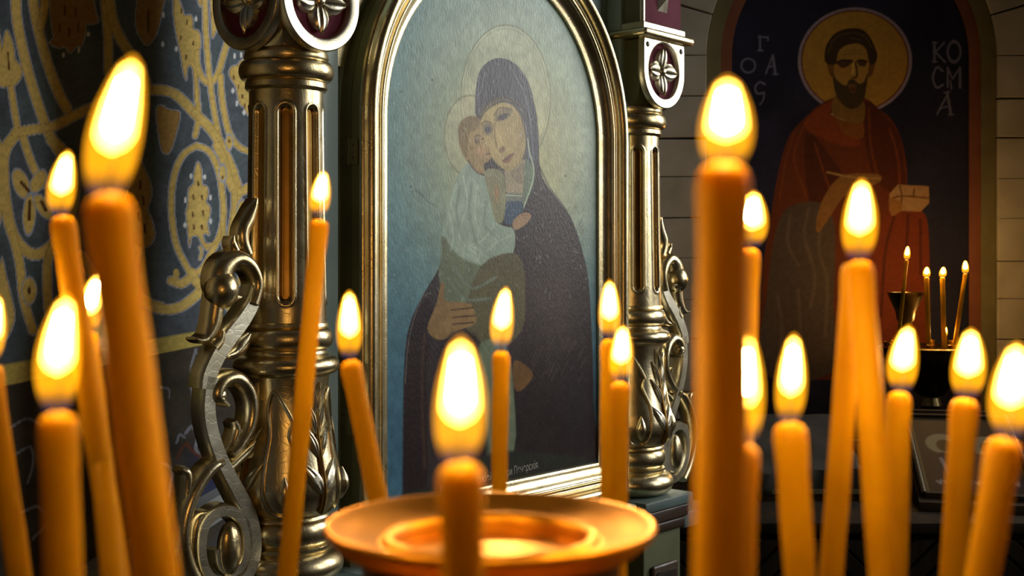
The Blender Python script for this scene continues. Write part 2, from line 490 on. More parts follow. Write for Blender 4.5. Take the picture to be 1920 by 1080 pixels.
# ---- left wall mural: gilt scrolling vines on blue, a gilt border, a dark dado below
def mural():
    nu, nv = 380, 560
    xs = np.linspace(-260, 520, nu)
    Y = WX0 / ((xs - 960) / FPX - WXK)
    zz = np.linspace(1.0, 2.45, nv)
    YY, ZZ = np.meshgrid(Y, zz)
    XX = WX0 + WXK * YY
    nrm = Vector((1, -WXK, 0)).normalized()
    V = np.stack([XX + nrm.x * 0.0015, YY + nrm.y * 0.0015, ZZ], 2).reshape(-1, 3)
    # the pattern repeats mirrored along the wall
    yy = np.where(YY < 1.805, 3.61 - YY, YY)
    yy = np.where(yy > 3.06, 6.12 - yy, yy)
    px = 960 + FPX * (WX0 + WXK * yy) / yy
    py = HOR - FPX * (ZZ - EYE) / yy
    P = np.stack([px, py], 2).reshape(-1, 2)
    zf = ZZ.reshape(-1)
    p = Paint(P, (61, 68, 76))
    n1, n2 = vnoise(P * [1.0, 0.5], 26, 3), vnoise(P, 9, 4)
    p.C = p.C * (0.65 + 0.6 * n1[:, None] + 0.25 * n2[:, None])
    k = (vnoise(P * [1, 0.4], 40, 8)[:, None]) ** 2
    p.C = p.C * (1 - 0.45 * k) + s2l((70, 92, 88)) * 0.45 * k
    G, OUT, EDGE, DK = (172, 150, 84), (132, 138, 152), (120, 88, 40), (74, 44, 18)
    B = lambda l: [(x / 3.375 + 240, y / 3.375) for x, y in l]
    C = lambda l: [(x / 3.375 + 240, y / 3.375 + 280) for x, y in l]
    D = lambda l: [(x / 3.0, y / 3.0 + 280) for x, y in l]
    real = p
    class Blank:
        line = fill = ell = staticmethod(lambda *a, **k: None)
    # first all the pale outlines, then the gilding over them
    for gilding in (False, True):
        p = real if gilding else Blank
        def vine(pts, hw, o=True):
            if gilding: real.line(pts, G, hw, 1.4, edge=EDGE)
            elif o: real.line(pts, OUT, hw + 1.9, 1.4)
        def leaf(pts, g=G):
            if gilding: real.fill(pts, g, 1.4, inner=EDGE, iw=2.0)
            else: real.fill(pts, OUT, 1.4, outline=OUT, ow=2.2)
        dots = lambda l: [p.ell(x, y, 2.4, 5.2, (190, 200, 205), 1.2) for x, y in l]
        # vines on the left, far part first
        vine([(59, -40), (61, 5), (71, 59), (89, 124), (110, 178), (124, 204)], 9)
        vine([(84, -40), (82, 10), (74, 50)], 8, False)
        vine([(24, -40), (28, 0), (31, 44), (47, 119), (64, 178), (80, 225), (95, 261), (113, 290), (128, 330)], 9)
        vine([(19, 166), (24, 200), (31, 240)], 6)
        vine([(41, 255), (50, 285), (63, 318), (80, 345)], 7)
        vine([(30, 250), (12, 273), (4, 300), (5, 340), (8, 373), (17, 423), (33, 457), (60, 477), (83, 470), (105, 448), (128, 405), (138, 350), (128, 300), (95, 262)], 10)
        vine([(22, 440), (32, 480), (37, 510), (43, 563), (60, 620)], 8)
        vine([(100, 455), (88, 490), (87, 530), (92, 590), (120, 640)], 8)
        vine([(27, 249), (59, 243), (98, 237), (133, 219), (166, 204), (205, 188), (240, 176), (270, 170), (299, 169), (329, 178), (364, 213), (397, 246), (418, 284), (437, 330), (443, 356), (440, 398), (434, 440)], 9)
        vine([(192, -40), (197, 20), (201, 70), (202, 130), (210, 180)], 8)
        vine([(203, 0), (212, 45), (232, 85), (262, 130), (275, 165)], 9)
        vine([(206, 190), (225, 240), (250, 330), (262, 420), (250, 500), (262, 560), (300, 575)], 8)
        vine([(150, 480), (175, 520), (200, 560), (250, 590)], 9)
        leaf([(11, 56), (20, 75), (25, 95), (27, 112), (38, 125), (39, 140), (30, 157), (15, 162), (-8, 162), (-14, 140), (-3, 122), (2, 92), (6, 70)])
        p.line([(13, 98), (15, 130)], DK, 1.6)
        R = (128, 98, 48)
        leaf([(98, -20), (95, 40), (99, 70), (92, 80), (108, 90), (120, 86), (130, 99), (140, 87), (152, 84), (158, 60), (160, 46), (181, 42), (178, 25), (162, -20)], R)
        for a in ((110, 45), (128, 52), (145, 45), (140, 15), (120, 12)): p.line([a, (a[0], a[1] + 16)], DK, 1.6)
        dots([(117, 103), (146, 94), (164, 64)])
        leaf([(262, -20), (254, 45), (262, 70), (275, 84), (292, 62), (302, 20), (306, -20)], R)
        p.line([(277, 20), (277, 60)], DK, 2)
        for cx, cy, rx, ry, ro in ((38, 345, 14, 28, -0.35), (53, 402, 11, 36, 0.05), (80, 388, 12, 26, -0.6), (70, 340, 12, 22, 0.5)):
            p.ell(cx, cy, rx, ry, G, 1.4, rot=ro, outline=OUT, ow=2)
        for a, b in (((38, 342), (52, 358)), ((54, 378), (53, 412)), ((76, 378), (84, 394))): p.line([a, b], DK, 3.0)
        p.ell(53, 545, 13, 24, G, 1.4, outline=OUT); p.ell(53, 545, 3, 8, DK)
        leaf([(0, 480), (10, 520), (20, 560), (25, 600), (5, 640), (-15, 600), (-10, 520)])
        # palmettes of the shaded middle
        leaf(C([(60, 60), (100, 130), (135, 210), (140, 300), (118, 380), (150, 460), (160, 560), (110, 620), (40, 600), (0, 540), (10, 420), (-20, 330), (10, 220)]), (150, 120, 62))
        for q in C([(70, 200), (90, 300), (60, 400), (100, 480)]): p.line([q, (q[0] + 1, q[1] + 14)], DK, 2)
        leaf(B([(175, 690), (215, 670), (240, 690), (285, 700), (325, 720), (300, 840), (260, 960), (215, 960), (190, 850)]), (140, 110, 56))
        # the lit strip beside the column
        leaf(B([(290, -60), (340, 60), (352, 98), (390, 95), (405, 130), (405, 180), (440, 195), (455, 240), (455, 300), (432, 330), (430, 400), (438, 470), (448, 660), (422, 668), (413, 560), (408, 450), (388, 412), (368, 440), (366, 508), (345, 450), (330, 350), (308, 250), (285, 100)]))
        for q in B([(335, 60), (370, 130), (410, 260), (330, 230), (365, 350)]): p.line([q, (q[0] - 1, q[1] + 7)], DK, 1.5)
        vine(B([(430, 330), (436, 420), (475, 505), (520, 522), (565, 465), (600, 350), (630, 240), (650, 100)]), 5.5)
        vine(B([(478, -80), (482, 0), (486, 150), (495, 300), (505, 420), (516, 530), (540, 700), (568, 850)]), 5)
        vine(B([(580, 480), (590, 620), (610, 740), (640, 850), (700, 930), (790, 970)]), 5.5)
        vine(B([(440, 660), (440, 760), (420, 860)]), 5)
        vine(B([(420, 715), (530, 830), (605, 960), (665, 1090)]), 8)
        ring = [(430, -25), (345, 35), (292, 150), (270, 300), (275, 450), (300, 600), (355, 720), (400, 785), (465, 755), (530, 640), (578, 540), (600, 420), (592, 280), (572, 150), (515, 20), (430, -25)]
        vine(C(ring), 5.5)
        leaf(C([(437, 80), (460, 130), (465, 220), (498, 240), (500, 300), (488, 330), (515, 370), (510, 430), (498, 470), (510, 540), (488, 530), (470, 545), (485, 590), (520, 600), (500, 640), (470, 615), (445, 560), (420, 545), (395, 560), (385, 620), (375, 520), (370, 470), (362, 400), (375, 350), (380, 250), (410, 220), (415, 150)]))
        for q in C([(408, 290), (463, 295), (403, 400), (470, 392), (410, 480), (462, 482), (438, 205)]): p.line([q, (q[0] + 1, q[1] + 7)], DK, 1.8)
        vine(C([(480, 610), (530, 600), (575, 545)]), 3, False)
        vine(C([(452, 620), (462, 650), (452, 692)]), 2.5)
        dots(C([(395, 170), (480, 175), (358, 320), (517, 305), (355, 480), (520, 455)]))
        dots(B([(425, 120), (300, 310), (220, 95), (215, 280), (670, 355), (712, 348), (660, 575), (685, 655), (730, 712)]))
        leaf(B([(650, 425), (636, 470), (662, 520), (682, 560), (700, 650), (730, 680), (765, 730), (800, 600), (800, 380), (720, 378), (690, 410)]))
        for q in B([(665, 480), (695, 540), (720, 600), (735, 660), (740, 470)]): p.line([q, (q[0], q[1] + 6)], DK, 1.5)
        leaf(B([(515, -60), (522, 130), (530, 240), (560, 170), (560, 60), (548, -60)]))
        leaf(B([(430, -60), (440, 10), (456, 42), (462, -10), (458, -60)]))
        vine(C([(560, -20), (600, 60), (640, 200), (690, 270), (790, 225)]), 8)
        vine(C([(672, 270), (668, 400), (650, 530)]), 6)
        vine(C([(630, 560), (612, 620), (600, 560), (595, 420)]), 5)
        p.ell(*C([(718, 390)])[0], 8, 19, G, 1.4, outline=OUT); p.ell(*C([(718, 395)])[0], 2, 6, DK)
        p.ell(*C([(595, 150)])[0], 6, 14, G, 1.4, outline=OUT); p.ell(*C([(594, 178)])[0], 1.5, 4, DK)
        p.ell(*B([(636, 900)])[0], 6, 13, G, 1.4, outline=OUT); p.ell(*B([(636, 893)])[0], 1.5, 4, DK)
        vine(C([(270, 830), (330, 850), (380, 820), (405, 790)]), 8)
        vine(C([(30, 930), (120, 970), (200, 1010), (320, 1000), (420, 930), (480, 870), (540, 850)]), 9)
        vine(C([(400, 780), (440, 850), (500, 850)]), 9, False)
        vine(C([(640, 1000), (700, 1030), (760, 980)]), 8)
        leaf(C([(700, 760), (690, 860), (720, 850), (740, 900), (750, 800)]))
        p.ell(*C([(300, 790)])[0], 6, 10, G, 1.2)
    p = real
    # border and dado
    band = ss((zf - 1.420) / 0.003) * (1 - ss((zf - 1.450) / 0.003))
    p._mix(np.arange(len(P)), 1 - ss((zf - 1.420) / 0.002), (50, 45, 36))
    p._mix(np.arange(len(P)), band, (158, 142, 72))
    bl = (1 - ss((zf - 1.418) / 0.002))
    idx = np.nonzero(bl > 0.9)[0]
    sub = Paint(P[idx], (50, 46, 38))
    sub.C = sub.C * (0.6 + 0.8 * vnoise(P[idx], 30, 11)[:, None])
    sub.blob(395, 900, 50, 60, (28, 36, 66), 0.9)
    for c, hw in (([(366, 655), (357, 690), (362, 720), (373, 740), (371, 765)], 2.4), ([(357, 720), (362, 748), (374, 768)], 3.0), ([(366, 660), (378, 680), (372, 712)], 2.0),
                  ([(347, 812), (358, 800), (369, 815), (366, 842), (374, 855)], 3.2), ([(330, 830), (335, 815), (345, 820)], 2.2), ([(300, 726), (315, 730), (316, 745)], 1.6),
                  ([(30, 850), (55, 838), (60, 870), (50, 905)], 2.5), ([(20, 800), (50, 785), (80, 800)], 2.5), ([(270, 900), (290, 870), (320, 880), (315, 930)], 2.5), ([(40, 960), (70, 950), (85, 980), (60, 1010)], 2.5)):
        sub.line(c, (108, 112, 122), hw, 1.5, 0.8)
    sub.line([(348, 830), (372, 855), (400, 850)], (72, 40, 28), 3, 1.5)
    sub.line([(330, 860), (345, 835), (365, 850)], (72, 40, 28), 2.5, 1.5)
    p.C[idx] = sub.C
    p.C *= 0.85 + 0.3 * vnoise(P, 5, 21)[:, None]
    m = paint_mat('mural_paint', 0.75, 0.25, 60.0, 0.25)
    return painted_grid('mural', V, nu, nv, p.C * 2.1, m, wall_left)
mural()
ledge = struct('trim_1', slab([(wall_x(0.4), 0.4), (wall_x(0.4) + 0.035, 0.4), (wall_x(5) + 0.035, 5.0), (wall_x(5), 5.0)], 1.05, 1.105), M['ledge'])

# ---- back wall: arched fresco of a saint in painted bands, blocks of stone around it
FCX, FR0, FR1, FR2, FZ = (1594 - 960) / FPX * 5.0, 0.473, 0.507, 0.5625, EYE + (HOR - 107) / FPX * 5.0
def arch_ring(r0, r1, zb, ya, yb, n=40):
    """flat arch band between radii, running down to zb, from depth ya (front) to yb"""
    loops = []
    for r in (r0, r1):
        pts = [(FCX - r, zb)] + [(FCX - r * math.cos(a), FZ + r * math.sin(a)) for a in np.linspace(0, math.pi, n)] + [(FCX + r, zb)]
        loops.append(pts)
    v, f = [], []
    m = n + 2
    for y in (ya, yb):
        for L in loops:
            v += [(x, y, z) for x, z in L]
    for i in range(m - 1):
        f += [(i, i + 1, m + i + 1, m + i), (2 * m + i, 3 * m + i, 3 * m + i + 1, 2 * m + i + 1), (i, 2 * m + i, 2 * m + i + 1, i + 1), (m + i, m + i + 1, 3 * m + i + 1, 3 * m + i)]
    f += [(0, m, 3 * m, 2 * m), (m - 1, 3 * m - 1, 4 * m - 1, 2 * m - 1)]
    return (v, f)
FB = 0.90
o = obj('arch_band', arch_ring(FR1, FR2, FB, 4.985, YB), M['arch_olive'], wall_back, False)
o = obj('arch_band', arch_ring(FR0 - 0.01, FR1, FB, 4.993, YB), M['arch_red'], wall_back, False)

def fresco():
    nu, nv = 320, 500
    zz = np.linspace(FB, FZ + FR0, nv)
    hw = np.where(zz > FZ, np.sqrt(np.maximum(FR0 ** 2 - (zz - FZ) ** 2, 1e-6)), FR0)
    T = np.linspace(-1, 1, nu)
    X = FCX + hw[:, None] * T[None, :]
    Z = np.repeat(zz[:, None], nu, 1)
    V = np.stack([X, np.full_like(X, 5.0), Z], 2).reshape(-1, 3)
    P = np.stack([960 + FPX * X / 5.0, HOR - FPX * (Z - EYE) / 5.0], 2).reshape(-1, 2)
    p = Paint(P, (17, 17, 29))
    p.C *= 0.7 + 0.7 * vnoise(P, 60, 5)[:, None]
    a = lambda l: [(x / 2.572 + 1240, y / 2.572) for x, y in l]
    b = lambda l: [(x / 2.572 + 1380, y / 2.572 + 280) for x, y in l]
    h = lambda l: [(x / 4.909 + 1500, y / 4.909 + 20) for x, y in l]
    # halo
    p.ell(1603, 114, 107, 100, (92, 82, 88), 2.5)
    p.ell(1603, 114, 101, 95, (62, 22, 12), 2)
    p.ell(1603, 114, 98.5, 92.5, (108, 80, 26), 2)
    p.C *= 0.94 + 0.12 * vnoise(P, 14, 9)[:, None]
    # robe
    RB = (62, 27, 8)
    p.fill(a([(840, 470), (760, 508), (690, 570), (620, 650), (580, 760), (550, 900), (525, 1060), (495, 1250), (480, 1500), (470, 1800), (880, 1830), (1290, 1830), (1270, 1500), (1270, 1250), (1250, 1060), (1190, 960), (1185, 830), (1165, 700), (1120, 590), (1050, 525), (975, 470)]), RB, 2.5)
    p.fill(a([(840, 480), (760, 520), (690, 590), (720, 640), (860, 700), (960, 700), (930, 660), (860, 600), (815, 540)]), (80, 34, 10), 3)
    p.fill(a([(985, 490), (1080, 560), (1150, 660), (1170, 800), (1180, 950), (1040, 880), (985, 700)]), (48, 19, 6), 4)
    p.fill(a([(700, 640), (820, 760), (900, 900), (830, 1000), (760, 1060), (700, 900)]), (42, 17, 6), 5, 0.8)
    p.fill(a([(830, 540), (900, 580), (970, 585), (975, 660), (930, 670), (870, 630)]), (78, 44, 10), 2)
    for l in (([(640, 640), (600, 780), (570, 960)]), ([(690, 600), (640, 760), (700, 950)]), ([(740, 690), (780, 820), (820, 930)]), ([(1000, 520), (1010, 700), (1040, 840)]), ([(1100, 620), (1140, 760), (1150, 900)])):
        p.line(a(l), (84, 40, 13), 1.8, 5, 0.6)
    p.line(a([(825, 550), (880, 575), (960, 580)]), (112, 92, 62), 2.2, 2)
    # grey under-robe with folds, red lap
    p.fill(b([(230, 300), (330, 255), (420, 265), (470, 340), (480, 500), (470, 760), (460, 1080), (120, 1080), (150, 700), (180, 450)]), (48, 40, 32), 5)
    for l in (([(260, 320), (250, 450), (300, 560)]), ([(350, 290), (330, 420), (380, 600), (360, 760)]), ([(420, 300), (400, 480), (440, 640), (430, 900)]), ([(200, 700), (220, 850), (210, 1040)]), ([(300, 680), (310, 880), (300, 1060)])):
        p.line(b(l), (66, 57, 46), 2.6, 7, 0.6)
    p.fill(b([(720, 310), (820, 275), (900, 300), (930, 420), (935, 900), (930, 1080), (620, 1080), (640, 700), (670, 450)]), (66, 25, 7), 4)
    for l in (([(760, 330), (720, 500), (700, 800)]), ([(830, 320), (820, 520), (800, 860)]), ([(890, 340), (890, 600)])):
        p.line(b(l), (40, 14, 5), 3, 4, 0.8)
    # hands and the little chest
    p.fill(b([(400, 290), (430, 220), (480, 150), (550, 118), (690, 122), (690, 160), (600, 190), (520, 230), (470, 300), (400, 400), (385, 370)]), (84, 58, 26), 3)
    p.line(b([(440, 110), (560, 135), (690, 140)]), (100, 76, 42), 2, 2)
    p.fill(b([(740, 215), (780, 170), (930, 178), (932, 260), (890, 300), (740, 295)]), (98, 76, 50), 2, smooth=0)
    for l in (([(745, 240), (800, 225), (930, 235)]), ([(790, 175), (800, 230), (790, 290)]), ([(860, 190), (855, 230)])):
        p.line(b(l), (62, 40, 22), 1.6, 2)
    p.fill(b([(740, 240), (790, 250), (800, 290), (750, 320)]), (88, 60, 28), 3)
    # neck, face, hair, beard
    p.fill(h([(330, 780), (580, 830), (590, 1000), (540, 1040), (420, 1010), (300, 950)]), (78, 56, 20), 2)
    p.fill(h([(250, 485), (310, 495), (305, 600), (280, 600), (258, 550)]), (74, 48, 16), 2)
    p.fill(h([(640, 490), (690, 490), (665, 590), (625, 610)]), (70, 42, 14), 2)
    p.fill(h([(335, 480), (345, 400), (370, 350), (440, 305), (540, 298), (600, 340), (628, 480), (615, 620), (590, 740), (480, 800), (360, 740), (310, 580)]), (104, 78, 28), 2)
    p.blob(1575, 128, 8, 9, (110, 62, 26), 0.5)
    p.fill(h([(225, 440), (238, 330), (300, 230), (380, 178), (480, 160), (580, 175), (650, 250), (690, 340), (712, 405), (695, 480), (640, 490), (622, 400), (600, 345), (540, 305), (440, 315), (372, 355), (345, 410), (325, 495), (250, 490)]), (34, 24, 8), 2.5)
    for l in (([(280, 300), (360, 230), (480, 200)]), ([(500, 200), (600, 240), (660, 340)]), ([(260, 380), (290, 320)]), ([(460, 250), (560, 270)])):
        p.line(h(l), (62, 46, 20), 1.4, 2, 0.6)
    p.fill(h([(300, 570), (340, 640), (420, 690), (450, 640), (490, 630), (545, 670), (590, 650), (625, 570), (612, 700), (590, 810), (545, 880), (480, 905), (415, 885), (355, 815), (318, 730)]), (40, 30, 10), 3)
    p.fill(h([(440, 690), (490, 670), (520, 700), (500, 760), (470, 750)]), (64, 44, 18), 4)
    p.ell(*h([(488, 722)])[0], 5, 3, (50, 26, 12), 3)
    p.fill(h([(340, 465), (420, 450), (480, 465), (470, 490), (400, 530), (350, 500)]), (48, 30, 10), 3)
    p.fill(h([(530, 470), (570, 455), (612, 470), (600, 510), (550, 510)]), (48, 30, 10), 3)
    p.line(h([(335, 480), (400, 455), (480, 462)]), (30, 18, 6), 1.8, 1.5)
    p.line(h([(525, 465), (570, 455), (615, 470)]), (30, 18, 6), 1.8, 1.5)
    p.line(h([(510, 480), (525, 560), (520, 610), (490, 615)]), (50, 30, 10), 1.8, 2)
    p.line(h([(490, 490), (485, 580)]), (132, 104, 46), 2, 2)
    for y in (365, 395): p.line(h([(400, y + 8), (480, y), (570, y + 6)]), (80, 56, 20), 1, 2, 0.7)
    # letters beside the halo
    LC = (66, 66, 80)
    st = lambda pts, hw=2.0, sm=5: p.line(pts, LC, hw, 2.0, smooth=sm)
    st([(1425, 94), (1425, 68)], sm=0); st([(1422, 69), (1440, 70), (1440, 76)], 1.6, 0); st([(1421, 95), (1430, 95)], 1.3, 0)
    p.ell(1403, 123, 13, 13, LC, 2, ring=1.8)
    st([(1436, 138), (1449, 104)], 1.5, 0); st([(1449, 104), (1454, 139)], 2.4, 0); st([(1439, 127), (1451, 123)], 1.3, 0); st([(1449, 139), (1459, 139)], 1.2, 0)
    st([(1434, 158), (1424, 154), (1416, 164), (1420, 175), (1432, 174)], 1.8); st([(1433, 174), (1431, 187), (1425, 196)], 1.4)
    st([(1752, 80), (1752, 116)], 2.4, 0); st([(1770, 80), (1754, 98), (1772, 116)], 1.8, 0); st([(1748, 80), (1757, 80)], 1.2, 0); st([(1748, 116), (1757, 116)], 1.2, 0)
    p.ell(1789, 97, 12, 19, LC, 2, ring=2.0)
    st([(1767, 133), (1757, 126), (1749, 145), (1756, 164), (1768, 159)], 2.0)
    st([(1777, 163), (1777, 127)], 1.9, 0); st([(1777, 128), (1786, 148), (1799, 128)], 1.6, 0); st([(1800, 127), (1800, 164)], 2.4, 0); st([(1782, 152), (1784, 167)], 1.4, 0)
    st([(1757, 214), (1777, 176)], 1.6, 0); st([(1776, 175), (1783, 214)], 2.4, 0); st([(1762, 203), (1780, 199)], 1.3, 0); st([(1778, 215), (1788, 215)], 1.2, 0); st([(1770, 174), (1780, 172)], 1.4, 0)
    p.C *= 0.88 + 0.24 * vnoise(P, 6, 31)[:, None]
    m = paint_mat('fresco_paint', 0.8, 0.2, 40.0, 0.2)
    return painted_grid('fresco', V, nu, nv, p.C * FRESCO_GAIN, m, wall_back)
FRESCO_GAIN = 2.6
fresco()

# stone blocks: jamb courses and wedge stones round the arch
def prism_xz(poly, ya, yb, bev=0.006):
    bm = bmesh.new()
    vs = [bm.verts.new((x, ya, z)) for x, z in poly]
    fc = bm.faces.new(vs)
    r = bmesh.ops.extrude_face_region(bm, geom=[fc])
    for v in r['geom']:
        if isinstance(v, bmesh.types.BMVert): v.co.y = yb
    bmesh.ops.recalc_face_normals(bm, faces=bm.faces)
    bmesh.ops.bevel(bm, geom=[e for e in bm.edges if abs(e.verts[0].co.y - ya) < 1e-6 and abs(e.verts[1].co.y - ya) < 1e-6], offset=bev, segments=1, affect='EDGES')
    return bm
G_ = 0.0015
RO = FR2 + 0.004
na = 11
for i in range(na):
    a0, a1 = math.pi * i / na + 0.005, math.pi * (i + 1) / na - 0.005
    r1 = 0.86 + 0.05 * (i % 2)
    pts = [(FCX - RO * math.cos(a), FZ + RO * math.sin(a)) for a in np.linspace(a0, a1, 5)] + [(FCX - r1 * math.cos(a), FZ + r1 * math.sin(a)) for a in np.linspace(a1, a0, 5)]
    obj('stone_block', prism_xz(pts, 4.965 + random.uniform(-0.004, 0.004), YB + 0.01, 0.0025), M['stone'], wall_back, False)
hts = [0.155, 0.165, 0.15, 0.16]
for side in (-1, 1):
    z = FZ
    k = 0
    while z > 0.95:
        h_ = hts[(k + (side > 0)) % 4]
        w_ = 0.30 + 0.10 * ((k + (side > 0)) % 2)
        xa = FCX + side * RO
        xb = FCX + side * (RO + w_)
        xc = FCX + side * (RO + 0.95)
        for (p0, p1) in ((xa, xb - side * G_), (xb + side * G_, xc)):
            l, r = sorted((p0, p1))
            l = max(l, wall_x(YB)); r = min(r, XR)
            if r - l < 0.03: continue
            j = lambda: random.uniform(-0.004, 0.004)
            pts = [(l, z - h_ + G_ + j()), (r, z - h_ + G_ + j()), (r, z - G_ + j()), (l, z - G_ + j())]
            obj('stone_block', prism_xz(pts, 4.965 + random.uniform(-0.004, 0.004), YB + 0.01, 0.0025), M['stone'], wall_back, False)
        z -= h_; k += 1
dado = struct('baseboard_back', box(wall_x(YB), XR, 4.95, YB + 0.02, 0, 0.9), M['plaster_dark'])

# ------------------------------------------------------------------ the carved icon case
# local frame: x runs along its front (away to the right), -y is towards the viewer's side, z up
P0 = Vector((-0.3525, 2.0, 0.0)); TH = math.atan2(0.771, 0.637)
UX, UY = math.cos(TH), math.sin(TH)
case = empty('icon_case', P0, TH)
tag(case, 'carved and gilded icon case with two columns, teal boards and scroll brackets', 'icon case')
SC = 0.955              # distance between the column axes

def px_to_case(px, py, w):
    """point of the plane at height w above the case front that is seen at a photo pixel"""
    k = (px - 960) / FPX
    ax, ay = P0.x + w * UY, P0.y - w * UX
    s = (k * ay - ax) / (UX - k * UY)
    Y = ay + s * UY
    return s, EYE + (HOR - py) / FPX * Y

def case_to_px(s, w, z):
    X = P0.x + s * UX + w * UY
    Y = P0.y + s * UY - w * UX
    return 960 + FPX * X / Y, HOR - FPX * (z - EYE) / Y

cbox = lambda s0, s1, w0, w1, z0, z1, bev=0.003: box(s0, s1, -w1, -w0, z0, z1, bev)
CIRC = 0.485            # middle of the arched icon
AIN, ZS, ZB = 0.299, 1.835, 1.19

# boards and base
obj('back_board', cbox(0.0, SC, -0.05, -0.006, 1.10, 2.75), M['teal'], case)
obj('base_body', cbox(0.03, 0.925, -0.10, 0.02, 0.0, 1.05), M['olive'], case)
obj('base_ledge', cbox(0.07, 0.885, -0.10, 0.075, 1.052, 1.10, 0.006), M['teal'], case)
for a_, b_ in ((0.03, 0.083), (SC - 0.083, SC - 0.03)):
    obj('pilaster', cbox(a_, b_, -0.006, 0.029, 1.10, 2.70, 0.002), M['teal'], case)
def arched(a, zb, w0, w1, bev=0.004, n=40):
    pts = [(CIRC - a, zb)] + [(CIRC - a * math.cos(t), ZS + a * math.sin(t)) for t in np.linspace(0, math.pi, n)] + [(CIRC + a, zb)]
    v = [(x, -w0, z) for x, z in pts] + [(x, -w1, z) for x, z in pts]
    m = len(pts)
    f = [tuple(range(m)), tuple(range(m, 2 * m))] + [(i, (i + 1) % m, m + (i + 1) % m, m + i) for i in range(m)]
    return (v, f)
obj('case_box', arched(0.366, 1.10, -0.006, 0.018), M['olive'], case)
obj('seam_strip', arched(0.361, 1.105, 0.017, 0.0225), M['wood_black'], case)
door = obj('case_door', arched(0.368, 1.118, 0.022, 0.029), M['olive'], case)
# the door's rim stands up round the recessed icon
def sweep_frame(profile, name, mat, parent, n=56):
    """profile: (t outward from the icon's edge, w); runs round the arched opening and mitres at the bottom corners"""
    def loop(t, w):
        a = AIN + t
        pts = [(CIRC - a * math.cos(q), ZS + a * math.sin(q)) for q in np.linspace(0, math.pi, n)]
        right = [(CIRC + a, z) for z in np.linspace(ZS, ZB, 12)[1:-1]] + [(CIRC + a, ZB - t)]
        bot = [(x, ZB - t) for x in np.linspace(CIRC + AIN, CIRC - AIN, 10)]
        left = [(CIRC - a, ZB - t)] + [(CIRC - a, z) for z in np.linspace(ZB, ZS, 12)[1:-1]]
        return [(x, -w, z) for x, z in pts + right + bot + left]
    v, f = [], []
    loops = [loop(t, w) for t, w in profile]
    m = len(loops[0])
    for L in loops: v += L
    for j in range(len(loops) - 1):
        for i in range(m):
            k = (i + 1) % m
            f.append((j * m + i, j * m + k, (j + 1) * m + k, (j + 1) * m + i))
    return obj(name, (v, f), mat, parent)
sweep_frame([(0.0695, 0.026), (0.0695, 0.052)], 'door_rim', M['olive'], case)
prof = [(0.0, 0.027), (0.0, 0.036), (0.003, 0.0375)] + [(0.003 + 0.021 * t, 0.0375 + 0.013 * (t ** 2.2)) for t in np.linspace(0, 1, 8)[1:]]
prof += [(0.026 + 0.0035 * (1 - math.cos(t)), 0.0505 + 0.0045 * math.sin(t)) for t in np.linspace(0.2, math.pi - 0.2, 8)]
prof += [(0.0345, 0.0490)]
prof += [(0.036 + 0.003 * (1 - math.cos(t)), 0.0500 + 0.0035 * math.sin(t)) for t in np.linspace(0.2, math.pi - 0.4, 6)]
prof += [(0.0435, 0.0505), (0.0455, 0.0525)]
prof += [(0.0575 - 0.0115 * math.cos(t), 0.0535 + 0.0145 * math.sin(t)) for t in np.linspace(0.15, math.pi - 0.1, 12)]
prof += [(0.0700, 0.0520), (0.0725, 0.0505), (0.0725, 0.0450)]
sweep_frame(prof, 'gilt_frame', M['gild_frame'], case)
for z in (1.775, 1.337):
    hg = empty('hinge', (0, 0, 0), 0, case)
    obj('hinge_leaf', box(0.1125, 0.1155, -0.019, -0.002, z - 0.021, z + 0.021, 0.0008, 1), M['olive'], hg)
    obj('hinge_leaf', box(0.1125, 0.1155, -0.041, -0.021, z - 0.021, z + 0.021, 0.0008, 1), M['olive'], hg)
    obj('hinge_pin', lathe([(0.0025, z - 0.022), (0.0025, z + 0.022)], 10, 0.1140, -0.020), M['olive'], hg)
    for (yy, zz) in ((-0.010, z + 0.010), (-0.010, z - 0.010), (-0.031, z + 0.010), (-0.031, z - 0.010)):
        v, f = lathe([(0.0018, 0), (0.0018, 0.0006), (0.001, 0.0012)], 8)
        obj('screw', ([(0.1125 - q[2], yy + q[0], zz + q[1]) for q in v], f), M['wood_dark'], hg)
# carved spandrel strip with ball studs above the right shoulder of the arch
for i, q in enumerate(np.linspace(0.35, 2.79, 11)):
    a = AIN + 0.105
    x, z = CIRC + a * math.cos(q), ZS + a * math.sin(q)
    obj('ball_stud', lathe([(0.0005, 0), (0.007, 0.001), (0.011, 0.006), (0.009, 0.012), (0.005, 0.0155), (0.0005, 0.017)], 14), M['gild'], case).location = (x, -0.012, z)
    case.children[-1].rotation_euler = (math.pi / 2, 0, 0)
def ring_arc(r0, r1, a0, a1, w0, w1, n=40):
    v, f = [], []
    for t in np.linspace(a0, a1, n):
        for (r, w) in ((r0, w0), (r0, w1), (r1, w1), (r1, w0)):
            v.append((CIRC + r * math.cos(t), -w, ZS + r * math.sin(t)))
    for i in range(n - 1):
        for k in range(4):
            f.append((i * 4 + k, i * 4 + (k + 1) % 4, (i + 1) * 4 + (k + 1) % 4, (i + 1) * 4 + k))
    f += [(0, 1, 2, 3), (4 * n - 4, 4 * n - 3, 4 * n - 2, 4 * n - 1)]
    return (v, f)
obj('arch_strip', ring_arc(AIN + 0.085, AIN + 0.125, 0.2, math.pi - 0.2, -0.006, 0.012), M['gild'], case)

